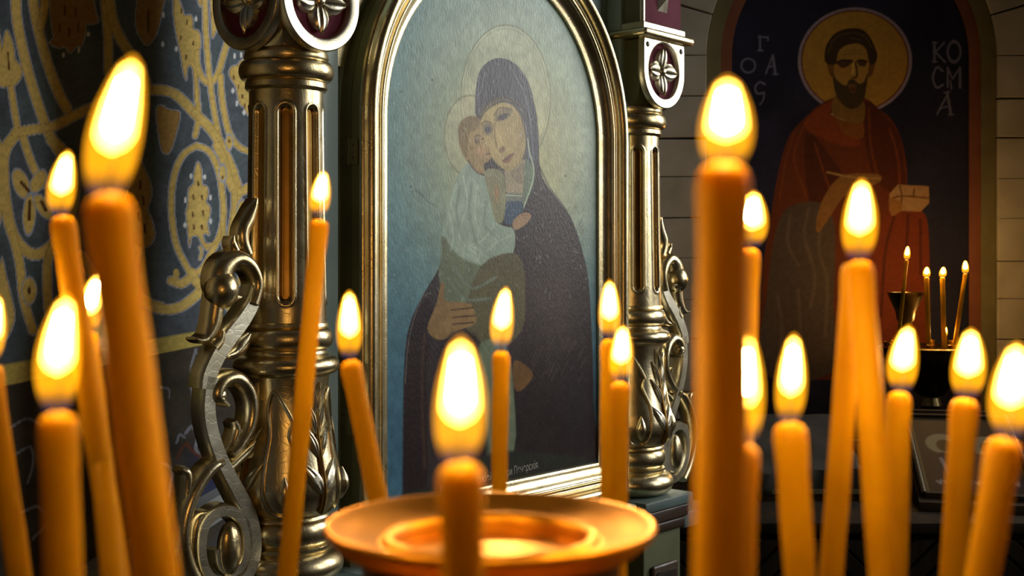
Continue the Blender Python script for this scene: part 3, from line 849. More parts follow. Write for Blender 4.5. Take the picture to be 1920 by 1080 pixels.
# ---- columns
def col_profile():
    pr = [(0.055, 1.925), (0.064, 1.922), (0.066, 1.913), (0.064, 1.909)]
    pr += [(0.064 + 0.0095 * math.sin(t), 1.8925 + 0.0155 * math.cos(t)) for t in np.linspace(0.15, math.pi - 0.15, 12)]
    pr += [(0.0615, 1.876), (0.0635, 1.874), (0.0640, 1.866), (0.0610, 1.862), (0.0560, 1.860)]
    return pr
def lower_profile():
    pr = [(0.060, 1.505), (0.066, 1.502), (0.067, 1.497), (0.064, 1.495)]
    pr += [(0.062 + 0.0105 * math.sin(t), 1.478 + 0.0165 * math.cos(t)) for t in np.linspace(0.1, math.pi - 0.1, 12)]
    pr += [(0.0625, 1.4605), (0.0635, 1.456), (0.0665, 1.4525)]
    pr += [(0.066 + 0.0165 * math.sin(t), 1.4365 + 0.0150 * math.cos(t)) for t in np.linspace(0.15, math.pi - 0.15, 14)]
    pr += [(0.0675, 1.4205)]
    return pr
VASE = [(0.0672, 1.4205), (0.0650, 1.402), (0.0648, 1.385), (0.0660, 1.365), (0.0695, 1.335), (0.0750, 1.305), (0.0808, 1.280), (0.0850, 1.258), (0.0855, 1.243), (0.0820, 1.227), (0.0740, 1.213), (0.0670, 1.206)]
_vz = np.array([q[1] for q in VASE][::-1]); _vr = np.array([q[0] for q in VASE][::-1])
vase_r = lambda z: float(np.interp(z, _vz, _vr))
def foot_profile():
    pr = [(0.066, 1.207), (0.0690, 1.203), (0.0690, 1.2)]
    pr += [(0.062 + 0.0105 * math.sin(t), 1.180 + 0.019 * math.cos(t)) for t in np.linspace(0.2, math.pi - 0.2, 12)]
    pr += [(0.066, 1.1605), (0.0705, 1.1585), (0.0705, 1.154), (0.068, 1.152)]
    pr += [(0.060 + 0.029 * math.sin(t), 1.1275 + 0.0245 * math.cos(t)) for t in np.linspace(0.25, math.pi - 0.35, 18)]
    return pr
def shaft_mesh():
    nt, nz = 208, 110
    zt, zb = 1.862, 1.503
    me_v, me_f, inside = [], [], []
    zs = [zt + (zb - zt) * (0.5 - 0.5 * math.cos(math.pi * i / (nz - 1))) for i in range(nz)]
    FZ1, FZ0, HW = 1.838, 1.532, 0.0125
    for z in zs:
        R = 0.0575 + 0.0055 * ((zt - z) / (zt - zb)) ** 1.5
        for i in range(nt):
            a = 2 * math.pi * i / nt
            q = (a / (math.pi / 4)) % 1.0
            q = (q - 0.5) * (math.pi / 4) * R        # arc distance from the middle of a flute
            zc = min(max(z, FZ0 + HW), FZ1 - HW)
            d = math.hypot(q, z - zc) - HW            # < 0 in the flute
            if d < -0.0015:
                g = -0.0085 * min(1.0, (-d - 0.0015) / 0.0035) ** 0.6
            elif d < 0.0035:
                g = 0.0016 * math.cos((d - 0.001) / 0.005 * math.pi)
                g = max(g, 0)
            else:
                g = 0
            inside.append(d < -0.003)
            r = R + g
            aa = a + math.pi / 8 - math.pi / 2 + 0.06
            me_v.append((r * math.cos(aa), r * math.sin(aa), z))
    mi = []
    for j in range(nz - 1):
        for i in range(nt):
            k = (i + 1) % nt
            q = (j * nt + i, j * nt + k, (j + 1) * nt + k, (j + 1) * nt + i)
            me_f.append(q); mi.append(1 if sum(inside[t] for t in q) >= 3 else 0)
    me = bpy.data.meshes.new('shaft')
    me.from_pydata(me_v, [], me_f)
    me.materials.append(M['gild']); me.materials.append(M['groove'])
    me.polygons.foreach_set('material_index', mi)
    for p in me.polygons: p.use_smooth = True
    q0 = me.polygons[0]
    if q0.normal.dot(Vector((q0.center.x, q0.center.y, 0))) < 0: me.flip_normals()
    return me
SHAFT = shaft_mesh()

def leaf_patch(p0, p1, width, height, phi0, ridge=0.3, nl=9, nw=7, lift=0.001, bend=0.0):
    """carved leaf lying on the vase: p = (arc metres, z)"""
    p0, p1 = np.array(p0), np.array(p1)
    ax = p1 - p0; L = np.hypot(*ax); ax = ax / L
    pe = np.array([-ax[1], ax[0]])
    v, f = [], []
    for i in range(nl):
        t = i / (nl - 1)
        w = width * (math.sin(math.pi * min(t * 0.96 + 0.03, 1)) ** 0.75) * (1.15 - 0.5 * t)
        for k in range(nw):
            c = -1 + 2 * k / (nw - 1)
            q = p0 + ax * L * t + pe * (w * c + bend * math.sin(math.pi * t))
            hgt = lift + height * (1 - c * c) ** 0.6 * math.sin(math.pi * min(max(t, 0.06), 0.95)) ** 0.5
            hgt -= height * ridge * math.exp(-(c / 0.25) ** 2)
            if abs(c) == 1: hgt = -0.003
            z = min(max(q[1], 1.207), 1.42)
            r = vase_r(z) + hgt
            a = phi0 + q[0] / vase_r(z) - math.pi / 2
            v.append((r * math.cos(a), r * math.sin(a), z))
    for i in range(nl - 1):
        for k in range(nw - 1):
            f.append((i * nw + k, i * nw + k + 1, (i + 1) * nw + k + 1, (i + 1) * nw + k))
    return (v, f)
def on_vase(pts, phi0, lift):
    out = []
    for a_, z in pts:
        r = vase_r(z) + lift
        a = phi0 + a_ / vase_r(z) - math.pi / 2
        out.append((r * math.cos(a), r * math.sin(a), z))
    return out

SHR, HOLE, PTOP, PZ = 0.078, 0.058, 0.063, 1.995
def plate_mesh():
    """shield plate with a round opening, in x-z, front at -y"""
    n = 64
    def outer(a, g=0.0):
        c, s = math.cos(a), math.sin(a)
        if s >= 0:
            k = min((SHR - g) / max(abs(c), 1e-6), (PTOP - g) / max(s, 1e-6))
            return (k * c, k * s)
        return ((SHR - g) * c, (SHR - g) * s)
    loops = []
    A = [2 * math.pi * i / n for i in range(n)]
    loops.append([(outer(a)[0], 0.004, outer(a)[1]) for a in A])
    loops.append([(outer(a)[0], -0.007, outer(a)[1]) for a in A])
    loops.append([(outer(a, 0.002)[0], -0.010, outer(a, 0.002)[1]) for a in A])
    for r, y in ((HOLE + 0.004, -0.010), (HOLE + 0.001, -0.0085), (HOLE, -0.004), (HOLE - 0.001, 0.006)):
        loops.append([(r * math.cos(a), y, r * math.sin(a)) for a in A])
    v = [q for L in loops for q in L]
    f = []
    for j in range(len(loops) - 1):
        for i in range(n):
            k = (i + 1) % n
            f.append((j * n + i, j * n + k, (j + 1) * n + k, (j + 1) * n + i))
    return (v, f)
def petal_mesh(long_):
    """one petal from the middle outward along +z, ribbed"""
    v, f = [], []
    nl, nw = 12, 13
    L = 0.0445
    for i in range(nl):
        t = i / (nl - 1)
        w = (0.0215 if not long_ else 0.0185) * math.sin(math.pi * min(0.10 + 0.90 * t ** 0.85, 1.0)) ** 0.62 + 0.0006
        for k in range(nw):
            c = -1 + 2 * k / (nw - 1)
            rib = 0.0010 * math.cos(c * math.pi * 4) + 0.0016 * math.exp(-(c / 0.15) ** 2)
            y = -0.004 - 0.007 * (1 - c * c) ** 0.5 * (0.5 + 0.5 * math.sin(math.pi * t)) - rib - 0.003 * t
            v.append((w * c, y if abs(c) < 1 else 0.0, 0.009 + L * t - 0.006 * (c * c) * t))
    for i in range(nl - 1):
        for k in range(nw - 1):
            f.append((i * nw + k, i * nw + k + 1, (i + 1) * nw + k + 1, (i + 1) * nw + k))
    return (v, f)
def boss_mesh(r, h):
    v, f = lathe([(r, 0)] + [(r * math.cos(t), h * math.sin(t)) for t in np.linspace(0, 1.45, 8)], 20)
    return ([(q[0], -q[2], q[1]) for q in v], f)
def capital_core():
    """the lower part of the capital, from a round neck to a square block"""
    v, f = [], []
    n = 64
    lv = [(1.922, 0.060, 0.0), (1.926, 0.0615, 0.10), (1.935, 0.063, 0.35), (1.95, 0.066, 0.65), (1.97, 0.069, 0.9), (1.995, 0.0695, 1.0), (2.056, 0.0695, 1.0)]
    for z, R, sq in lv:
        for i in range(n):
            a = 2 * math.pi * i / n
            c, s = math.cos(a), math.sin(a)
            k = 1 / max(abs(c), abs(s))
            r = R * ((1 - sq) + sq * k)
            v.append((r * c, r * s, z))
    for j in range(len(lv) - 1):
        for i in range(n):
            k = (i + 1) % n
            f.append((j * n + i, j * n + k, (j + 1) * n + k, (j + 1) * n + i))
    f.append(tuple(range((len(lv) - 1) * n, len(lv) * n)))
    return (v, f)

def column(s, outer):
    c = empty('column', (s, 0, 0), 0, case)
    obj('neck_ring', lathe(col_profile(), 72), M['gild'], c)
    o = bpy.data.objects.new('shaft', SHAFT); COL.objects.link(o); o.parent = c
    obj('base_ring', lathe(lower_profile(), 72), M['gild'], c)
    obj('leaf_vase', lathe(VASE, 72, closed=False), M['gild'], c)
    obj('foot', lathe(foot_profile(), 72), M['gild'], c)
    for q in range(4):
        ph = q * math.pi / 2
        obj('sprig_stem', tube(on_vase([(0, z) for z in np.linspace(1.215, 1.385, 14)], ph, 0.003), [0.0045 - 0.0025 * i / 13 for i in range(14)], 8), M['groove'], c)
        for (z0_, dx, dz, w) in ((1.365, 0.010, 0.048, 0.0055), (1.335, 0.019, 0.052, 0.0065), (1.300, 0.024, 0.050, 0.0075), (1.245, 0.033, 0.050, 0.0120)):
            for sg in (-1, 1):
                obj('carved_leaf', leaf_patch((sg * 0.003, z0_), (sg * dx, z0_ + dz), w, 0.0075, ph, bend=sg * 0.003), M['gild_pale'], c)
        # broad leaf between two sprigs: a raised rim and a bud at its foot
        p2 = ph + math.pi / 4
        rim = arcp([(0.016, 1.352), (0.004, 1.375), (-0.014, 1.400), (-0.022, 1.372), (-0.020, 1.335), (-0.027, 1.290), (-0.029, 1.250), (-0.018, 1.222), (0.0, 1.213), (0.018, 1.222), (0.029, 1.250), (0.027, 1.290), (0.012, 1.325), (0.010, 1.338), (0.016, 1.352)], 5)
        obj('leaf_rim', tube(on_vase(rim, p2, 0.001), 0.0032, 8), M['gild'], c)
        obj('leaf_bud', leaf_patch((0.004, 1.225), (0.004, 1.275), 0.013, 0.011, p2, ridge=0.0), M['gild'], c)
    obj('capital_block', capital_core(), M['gild'] if outer < 0 else M['olive'], c)
    for (rz, full) in ((0.0, True), (math.pi / 2 * outer, True)):
        R_ = Matrix.Rotation(rz, 4, 'Z')
        def put(name, me, mat, off=Vector((0, -0.0705, PZ)), ry=0.0):
            o = obj(name, me, mat, c)
            o.matrix_local = R_ @ Matrix.Translation(off) @ Matrix.Rotation(ry, 4, 'Y')
            return o
        put('medallion_plate', plate_mesh(), M['gild_pale'], Vector((0, -0.0735, PZ)))
        v, f = lathe([(HOLE, 0), (HOLE, 0.0015), (0.0005, 0.0015)], 40)
        put('medallion_ground', ([(q[0], -q[2], q[1]) for q in v], f), M['maroon'], Vector((0, -0.0700, PZ)))
        for k in range(4):
            put('petal', petal_mesh(k % 2 == 0), M['gild_pale'], Vector((0, -0.0712, PZ)), k * math.pi / 2)
        put('flower_boss', boss_mesh(0.0105, 0.011), M['gild'], Vector((0, -0.0745, PZ)))
        for sg in (-1, 1):
            put('plate_stud', boss_mesh(0.006, 0.003), M['wood_dark'], Vector((sg * 0.064, -0.0833, PZ + 0.049)))
    # ledge, upper block with pyramid stud
    obj('capital_ledge', box(-0.095, 0.095, -0.100, 0.07, 2.058, 2.075, 0.007, 3), M['gild'], c)
    obj('upper_fillet', box(-0.080, 0.080, -0.084, 0.07, 2.075, 2.090, 0.002, 1), M['gild_pale'], c)
    obj('upper_block', box(-0.074, 0.074, -0.074, 0.07, 2.090, 2.62, 0.001, 1), M['olive'], c)
    obj('maroon_panel', box(-0.066, 0.072, -0.0775, -0.074, 2.090, 2.60), M['maroon'], c, False)
    obj('corner_bead', tube([(-0.072, -0.075, z) for z in np.linspace(2.09, 2.60, 4)], 0.006, 12), M['gild_pale'], c)
    for z in (2.150, 2.26, 2.37):
        v = [(-0.018, 0, -0.030), (0.018, 0, -0.030), (0.018, 0, 0.030), (-0.018, 0, 0.030), (0, -0.016, 0)]
        o = obj('pyramid_stud', (v, [(0, 1, 4), (1, 2, 4), (2, 3, 4), (3, 0, 4), (0, 3, 2, 1)]), M['gild_pale'], c, False)
        o.location = (0, -0.0775, z)
    # plinth, cornice and pedestal below
    obj('plinth', box(-0.092, 0.092, -0.098, 0.0, 1.081, 1.103, 0.004), M['teal_dark'], c)
    obj('cornice', box(-0.084, 0.084, -0.092, 0.0, 1.052, 1.081, 0.006, 3), M['wood_dark'], c)
    obj('cornice_moulding', box(-0.078, 0.078, -0.086, 0.0, 1.030, 1.052, 0.005, 3), M['wood_dark'], c)
    obj('pedestal', box(-0.070, 0.070, -0.078, 0.0, 0.0, 1.030, 0.002, 1), M['olive'], c)
    obj('panel_frame', box(-0.048, 0.048, -0.088, -0.078, 0.20, 0.965, 0.006, 3), M['wood_dark'], c)
    obj('pedestal_panel', box(-0.038, 0.038, -0.0905, -0.086, 0.215, 0.950, 0.002, 1), M['wood_black'], c)
    return c
column(0.0, -1)
column(SC, 1)

# ---- openwork scroll brackets outside the columns
def ribbon(pts, style='flat', w0=0.002, w1=0.030, n=6, mirror=None):
    """pts: photo pixels and half-width in pixels, laid into the bracket's own plane"""
    Q = []
    for (x, y, hw) in pts:
        s, z = px_to_case(x, y, 0.03)
        Q.append((s, z, hw * 1.13 / 1120.0))
    Q = arcp(Q, n)
    v, f = [], []
    prof = [(-1, 0), (-1, 0.62), (-0.86, 0.9), (-0.7, 1.0), (0.7, 1.0), (0.86, 0.9), (1, 0.62), (1, 0)] if style == 'flat' else \
           [(-1, 0), (-1, 0.45), (-0.88, 0.70), (-0.6, 0.92), (-0.2, 1.03), (0.2, 1.03), (0.6, 0.92), (0.88, 0.70), (1, 0.45), (1, 0)]
    m = len(prof)
    for i, q in enumerate(Q):
        a, b = Q[max(i - 1, 0)], Q[min(i + 1, len(Q) - 1)]
        t = np.array([b[0] - a[0], b[1] - a[1]]); t /= (np.hypot(*t) + 1e-9)
        nn = np.array([-t[1], t[0]])
        for (c, h_) in prof:
            s = q[0] + nn[0] * c * q[2]; z = q[1] + nn[1] * c * q[2]
            v.append((s, -(w0 + (w1 - w0) * h_), z))
    for i in range(len(Q) - 1):
        for k in range(m - 1):
            f.append((i * m + k, i * m + k + 1, (i + 1) * m + k + 1, (i + 1) * m + k))
        f.append((i * m + m - 1, i * m, (i + 1) * m, (i + 1) * m + m - 1))
    f += [tuple(range(m)), tuple(range((len(Q) - 1) * m, len(Q) * m))]
    return (v, f)
def ball(px, py, r, w=0.03, hgt=1.0):
    s, z = px_to_case(px, py, 0.03)
    r /= 1120.0
    v, f = [], []
    for j in range(9):
        t = math.pi * j / 8
        for i in range(16):
            a = 2 * math.pi * i / 16
            v.append((s + r * math.sin(t) * math.cos(a), -(w - 0.012 + r * hgt * math.cos(t)), z + r * 1.15 * math.sin(t) * math.sin(a)))
    for j in range(8):
        for i in range(16):
            k = (i + 1) % 16
            f.append((j * 16 + i, j * 16 + k, (j + 1) * 16 + k, (j + 1) * 16 + i))
    return (v, f)
R3 = lambda l: [(x / 3.0 + 320, y / 3.0 + 360, r / 3.0) for x, y, r in l]
R4 = lambda l: [(x / 2.842 + 320, y / 2.842 + 700, r / 2.842) for x, y, r in l]
strands = [
    # top plume
    ('round', R3([(498, 35, 8), (492, 80, 28), (470, 150, 40), (440, 215, 40), (438, 280, 36), (462, 350, 34)]), 0.026),
    ('round', R3([(372, 245, 10), (375, 285, 22), (395, 330, 26)]), 0.024),
    # upper hook
    ('round', R3([(385, 590, 12), (340, 585, 46), (300, 520, 62), (318, 430, 62), (385, 378, 46), (448, 405, 40), (486, 470, 36), (494, 540, 34), (470, 630, 38)]), 0.036),
    ('flat', R3([(494, 520, 32), (478, 610, 40), (420, 715, 46), (340, 820, 48), (275, 920, 48), (225, 1030, 48), (212, 1110, 46)]), 0.030),
    # inner leg with the cusp
    ('round', R3([(290, 560, 44), (278, 660, 44), (262, 750, 42), (225, 815, 30), (185, 833, 16), (150, 826, 5)]), 0.030),
    ('round', R3([(300, 780, 26), (290, 840, 40), (262, 880, 44)]), 0.030),
    # small leaf towards the column
    ('round', R3([(330, 930, 14), (400, 905, 30), (445, 850, 40), (470, 800, 18)]), 0.022),
    # main stem down into the big spiral
    ('flat', R4([(230, 20, 40), (215, 110, 38), (212, 220, 38), (238, 350, 38), (292, 490, 38), (360, 620, 40), (420, 740, 42), (452, 860, 42), (452, 980, 40), (415, 1080, 36), (340, 1140, 32), (250, 1120, 28), (190, 1040, 26), (172, 930, 26), (192, 810, 28), (260, 742, 30), (340, 742, 30), (398, 805, 30), (414, 900, 28), (396, 1005, 26), (340, 1062, 22), (275, 1030, 18), (252, 940, 14)]), 0.030),
    # second hook
    ('round', R4([(300, 170, 14), (255, 120, 38), (285, 50, 40), (350, 25, 38), (410, 70, 38), (440, 160, 34), (432, 270, 34), (390, 360, 32), (330, 430, 28)]), 0.036),
    ('round', R4([(352, 255, 14), (372, 300, 24), (352, 370, 24), (318, 430, 22)]), 0.028),
    ('round', R4([(462, 362, 8), (430, 420, 24), (380, 470, 28), (330, 520, 30)]), 0.026),
    # lower left branch
    ('round', R4([(285, 470, 22), (225, 510, 34), (165, 590, 34), (115, 690, 34), (85, 800, 34), (82, 910, 36), (105, 1020, 38), (155, 1120, 38), (220, 1190, 36)]), 0.034),
    ('round', R4([(75, 512, 12), (110, 540, 26), (112, 620, 28), (95, 720, 22)]), 0.026),
    ('round', R4([(215, 738, 8), (170, 780, 24), (148, 880, 28), (150, 1000, 28), (180, 1110, 24)]), 0.026),
]
parts = [ribbon(p_, st, 0.002, w1) for st, p_, w1 in strands] + [ball(421, 543, 29, 0.034), ball(413, 742, 15, 0.036), ball(433, 1030, 23, 0.038, 0.7)]
# oval eye of the spiral
v_, f_ = parts[-1]
bs, bz = px_to_case(433, 1030, 0.03)
v_ = [(bs + (q[0] - bs), q[1], bz + (q[2] - bz) * 1.75) for q in v_]
parts[-1] = (v_, f_)
sv, sf = join(*parts)
smi = []
for k, (_v, _f) in enumerate(parts):
    smi += [1 if (k < len(strands) and strands[k][0] == 'flat') else 0] * len(_f)
for mir in (False, True):
    b = obj('scroll_bracket', ([((SC - q[0]) if mir else q[0], q[1], q[2]) for q in sv], sf), M['gild'], case)
    b.data.materials.append(M['gild_pale'])
    b.data.polygons.foreach_set('material_index', smi)
for sg in (0, 1):
    x0_, x1_ = (-0.235, -0.092) if sg == 0 else (SC + 0.092, SC + 0.235)
    obj('bracket_shelf', cbox(x0_, x1_, -0.04, 0.075, 1.02, 1.055, 0.005), M['teal_dark'], case)

# ------------------------------------------------------------------ the painted icon in the case
def icon_painting():
    nu, nv = 300, 620
    WI = 0.0315
    zz = np.linspace(ZB - 0.003, ZS + AIN + 0.003, nv)
    a = AIN + 0.003
    hw = np.where(zz > ZS, np.sqrt(np.maximum(a ** 2 - (zz - ZS) ** 2, 1e-6)), a)
    T = np.linspace(-1, 1, nu)
    S = CIRC + hw[:, None] * T[None, :]
    Z = np.repeat(zz[:, None], nu, 1)
    V = np.stack([S, np.full_like(S, -WI), Z], 2).reshape(-1, 3)
    X = P0.x + S * UX + WI * UY; Y = P0.y + S * UY - WI * UX
    P = np.stack([960 + FPX * X / Y, HOR - FPX * (Z - EYE) / Y], 2).reshape(-1, 2)
    p = Paint(P, (64, 106, 118))
    c5 = lambda l: [(x / 2.25 + 680, y / 2.25) for x, y in l]
    cE = lambda l: [(x / 2.77 + 820, y / 2.77 + 90) for x, y in l]
    c6 = lambda l: [(x / 2.16 + 680, y / 2.16 + 460) for x, y in l]
    # ground: blue at the rim, a warm pale glory round the heads
    ally = np.arange(len(P))
    p._mix(ally, ss((P[:, 1] - 350) / 500) * 0.75, (48, 78, 100))
    p.blob(945, 250, 165, 270, (150, 154, 112), 0.92)
    p.blob(1000, 330, 110, 190, (150, 142, 98), 0.55)
    p.blob(930, 60, 120, 120, (128, 146, 134), 0.6)
    # haloes
    p.ell(948, 185, 84, 138, (162, 160, 128), 3, 0.35)
    p.ell(948, 185, 84, 138, (96, 98, 74), 1.4, 0.8, ring=0.9)
    p.ell(948, 185, 79, 131, (104, 106, 82), 1.2, 0.5, ring=0.6)
    p.ell(881, 255, 48, 76, (150, 148, 118), 3, 0.5)
    p.ell(881, 255, 48, 76, (112, 112, 86), 1.4, 0.9, ring=1.2)
    # mantle
    MAN = (43, 37, 38)
    p.fill([(893, 218), (891, 187), (894, 155), (902, 129), (920, 113), (938, 109), (960, 115), (978, 133), (991, 155), (1000, 187), (1007, 222), (1010, 267), (1012, 311), (1022, 342), (1049, 378), (1071, 409), (1084, 444), (1092, 470), (1104, 529), (1110, 645), (1113, 760), (1114, 875), (1000, 900), (860, 960), (756, 990), (756, 923), (756, 738), (761, 645), (773, 594), (796, 548), (823, 502), (833, 460), (860, 420), (890, 340)], MAN, 1.8)
    p.fill([(893, 218), (891, 187), (894, 155), (902, 129), (920, 113), (938, 109), (960, 115), (978, 133), (991, 155), (1000, 187), (1007, 222), (1010, 267), (1008, 300), (985, 330), (970, 250), (940, 180), (915, 190)], (54, 54, 62), 2)
    p.fill([(760, 700), (770, 610), (800, 560), (815, 600), (800, 700), (800, 940), (757, 990)], (33, 23, 25), 8, 0.9)
    p.fill([(990, 560), (1060, 500), (1100, 560), (1110, 860), (1000, 880), (960, 800)], (32, 26, 26), 18, 0.85)
    p.blob(1035, 560, 60, 110, (68, 60, 58), 0.75)
    p.blob(1080, 760, 26, 90, (34, 29, 32), 0.8)
    r_ = np.random.default_rng(5)
    for _ in range(150):
        x, y = r_.uniform(1000, 1100), r_.uniform(380, 700)
        l = r_.uniform(6, 26)
        p.line([(x, y), (x - l * 0.45, y + l)], (72, 64, 62), 0.9, 2.0, 0.35, 0)
    for _ in range(60):
        x = r_.uniform(900, 1000); y = r_.uniform(118, 190)
        p.line([(x, y), (x + r_.uniform(-3, 6), y + r_.uniform(8, 26))], (86, 88, 94), 0.6, 1.2, 0.4, 0)
    for l in (([(900, 140), (896, 180), (900, 215)]), ([(908, 135), (903, 170)]), ([(960, 130), (985, 180), (996, 240), (1000, 300)]), ([(985, 230), (992, 280), (990, 320)])):
        p.line(l, (104, 108, 122), 0.9, 1.4, 0.7)
    p.line([(1012, 313), (1030, 350), (1060, 392), (1080, 436), (1092, 480)], (30, 26, 30), 1.2, 2, 0.8)
    # the mother's face and neck
    p.fill(cE([(358, 610), (450, 580), (462, 640), (452, 700), (442, 765), (365, 760), (352, 690)]), (132, 120, 96), 2)
    p.fill(cE([(380, 640), (450, 600), (455, 690), (420, 700)]), (108, 96, 78), 4, 0.7)
    p.fill(cE([(222, 380), (240, 345), (290, 305), (340, 283), (392, 300), (432, 360), (452, 430), (458, 500), (442, 570), (412, 612), (385, 636), (350, 632), (310, 602), (270, 550), (240, 470), (226, 420)]), (142, 126, 84), 1.8)
    p.blob(*cE([(430, 470)])[0], 8, 40, (118, 102, 70), 0.8)
    p.blob(*cE([(300, 340)])[0], 20, 14, (154, 140, 90), 0.7)
    p.blob(*cE([(400, 480)])[0], 14, 20, (154, 138, 96), 0.6)
    p.blob(*cE([(320, 470)])[0], 7, 22, (158, 142, 96), 0.7)
    p.fill(cE([(297, 375), (310, 335), (345, 310), (388, 318), (384, 345), (360, 372), (320, 382)]), (98, 88, 70), 5, 0.8)
    p.ell(*cE([(340, 358)])[0], 9, 5.5, (58, 56, 58), 2, rot=-0.35)
    p.line(cE([(318, 372), (345, 345), (372, 345)]), (52, 46, 42), 1.0, 1.4)
    p.line(cE([(296, 350), (325, 312), (385, 318)]), (98, 84, 56), 1.6, 1.6)
    p.fill(cE([(232, 425), (250, 390), (285, 400), (285, 440), (255, 455)]), (98, 88, 72), 3, 0.9)
    p.ell(*cE([(262, 424)])[0], 6.5, 5.5, (58, 56, 58), 2, rot=-0.3)
    p.line(cE([(230, 400), (250, 380), (280, 388)]), (98, 84, 56), 1.4, 1.6)
    p.line(cE([(300, 390), (298, 450), (310, 520)]), (112, 96, 66), 1.6, 2.5, 0.8)
    p.fill(cE([(320, 530), (335, 512), (352, 515), (350, 535), (330, 545)]), (110, 90, 62), 2.5)
    p.fill(cE([(340, 585), (362, 560), (398, 545), (385, 575), (375, 595), (352, 598)]), (112, 82, 62), 2.5)
    p.line(cE([(342, 585), (368, 572), (396, 548)]), (72, 44, 38), 0.9, 1.4)
    p.blob(*cE([(365, 620)])[0], 9, 4, (120, 104, 72), 0.7)
    p.line(cE([(222, 370), (255, 305), (300, 270), (345, 258), (395, 282), (425, 330)]), (66, 58, 48), 2.4, 2.0, 0.9)
    p.line(cE([(228, 350), (270, 295), (340, 268), (385, 280)]), (110, 98, 62), 0.8, 1.4, 0.7)
    # inner veil, collar, blue dress
    p.fill(cE([(455, 580), (485, 600), (505, 640), (500, 700), (475, 770), (445, 840), (430, 800), (448, 720)]), (84, 96, 78), 2)
    p.line(cE([(470, 470), (478, 540), (500, 620), (496, 690), (470, 770), (440, 845)]), (150, 166, 142), 1.0, 1.4, 0.9)
    p.fill(cE([(352, 758), (445, 758), (440, 805), (355, 810)]), (92, 98, 88), 1.6)
    p.line(cE([(355, 765), (440, 768)]), (152, 156, 136), 1.0, 1.2)
    p.fill(cE([(352, 806), (440, 800), (442, 850), (405, 905), (352, 908)]), (46, 62, 80), 1.6)
    # child's robe
    RB = (122, 138, 124)
    p.fill([(876, 306), (853, 342), (842, 382), (829, 435), (827, 480), (838, 540), (880, 560), (930, 520), (962, 475), (964, 432), (945, 424), (929, 413), (920, 370), (908, 326)], RB, 1.8)
    p.fill([(829, 440), (827, 480), (823, 520), (840, 575), (880, 600), (930, 575), (965, 540), (960, 480), (920, 500), (860, 480)], (88, 96, 76), 6)
    p.fill([(900, 500), (958, 474), (981, 497), (985, 555), (978, 620), (930, 660), (900, 640), (870, 600)], (78, 74, 52), 5)
    p.fill([(908, 322), (935, 318), (948, 340), (945, 410), (929, 414), (918, 370)], (112, 112, 84), 2.5)
    p.blob(931, 362, 4, 16, (136, 96, 62), 0.9)
    for l in (([(856, 345), (846, 385), (858, 420)]), ([(868, 330), (876, 380), (862, 440), (880, 470)]), ([(895, 350), (890, 400), (905, 450)]), ([(925, 425), (905, 450), (880, 462), (895, 478)]), ([(960, 440), (930, 455), (915, 470)]), ([(842, 400), (850, 440), (845, 470)]), ([(880, 460), (900, 470), (895, 490)])):
        p.line(l, (150, 164, 148), 1.2, 3, 0.6)
    for l in (([(862, 350), (856, 400), (868, 450)]), ([(885, 340), (880, 400), (893, 455)]), ([(912, 380), (908, 420), (925, 440)]), ([(840, 520), (870, 560), (920, 560)]), ([(850, 500), (885, 540), (930, 520)])):
        p.line(l, (96, 110, 98), 2.2, 5, 0.7)
    # child's head
    p.fill(cE([(108, 450), (118, 390), (150, 360), (190, 353), (225, 378), (242, 430), (247, 490), (268, 520), (278, 545), (272, 582), (242, 605), (245, 645), (225, 655), (190, 622), (150, 582), (120, 522)]), (132, 112, 74), 1.6)
    p.fill(cE([(108, 450), (118, 390), (150, 360), (190, 353), (222, 376), (205, 420), (170, 440), (160, 500), (150, 575), (120, 520)]), (104, 88, 52), 4, 0.9)
    p.blob(*cE([(225, 540)])[0], 9, 9, (152, 116, 84), 0.7)
    p.blob(*cE([(205, 482)])[0], 4.5, 7, (66, 54, 44), 0.9)
    p.line(cE([(195, 460), (212, 452), (225, 460)]), (80, 66, 44), 1.1, 1.5)
    p.line(cE([(252, 552), (275, 548)]), (90, 54, 40), 1.3, 1.5)
    p.line(cE([(160, 585), (200, 640), (240, 660)]), (82, 62, 46), 1.8, 2)
    p.blob(*cE([(175, 520)])[0], 3, 6, (100, 76, 50), 0.8)
    # small hand at the mother's collar
    p.fill(cE([(392, 905), (420, 870), (460, 855), (486, 870), (470, 905), (440, 930), (400, 945)]), (134, 108, 82), 1.8)
    for l in (([(440, 870), (470, 868)]), ([(445, 885), (475, 882)])): p.line(cE(l), (92, 70, 54), 0.8, 1.2)
    # the mother's hand, child's legs, lower folds
    p.fill(c6([(262, 335), (285, 270), (302, 225), (318, 150), (332, 165), (335, 225), (430, 235), (458, 285), (452, 322), (385, 345), (330, 382), (285, 372)]), (116, 92, 58), 2.5)
    for l in (([(360, 262), (450, 252)]), ([(365, 292), (456, 284)]), ([(365, 320), (448, 312)])): p.line(c6(l), (70, 52, 34), 1.6, 2)
    p.fill(c6([(462, 420), (540, 380), (590, 430), (612, 600), (612, 832), (500, 850), (495, 640)]), (88, 98, 78), 4)
    p.line(c6([(560, 440), (580, 600), (575, 800)]), (64, 70, 56), 2, 4, 0.8)
    p.fill(c6([(612, 470), (660, 485), (690, 530), (640, 590), (612, 570)]), (92, 66, 38), 3)
    p.fill(c6([(320, 390), (460, 360), (470, 520), (495, 700), (500, 900), (340, 990), (300, 700)]), (30, 23, 24), 10, 0.8)
    p.line(c6([(250, 190), (210, 290), (185, 400), (172, 560)]), (96, 92, 88), 0.9, 1.5, 0.6)
    p.line(c6([(250, 360), (240, 560), (250, 900)]), (60, 44, 34), 2.5, 6, 0.7)
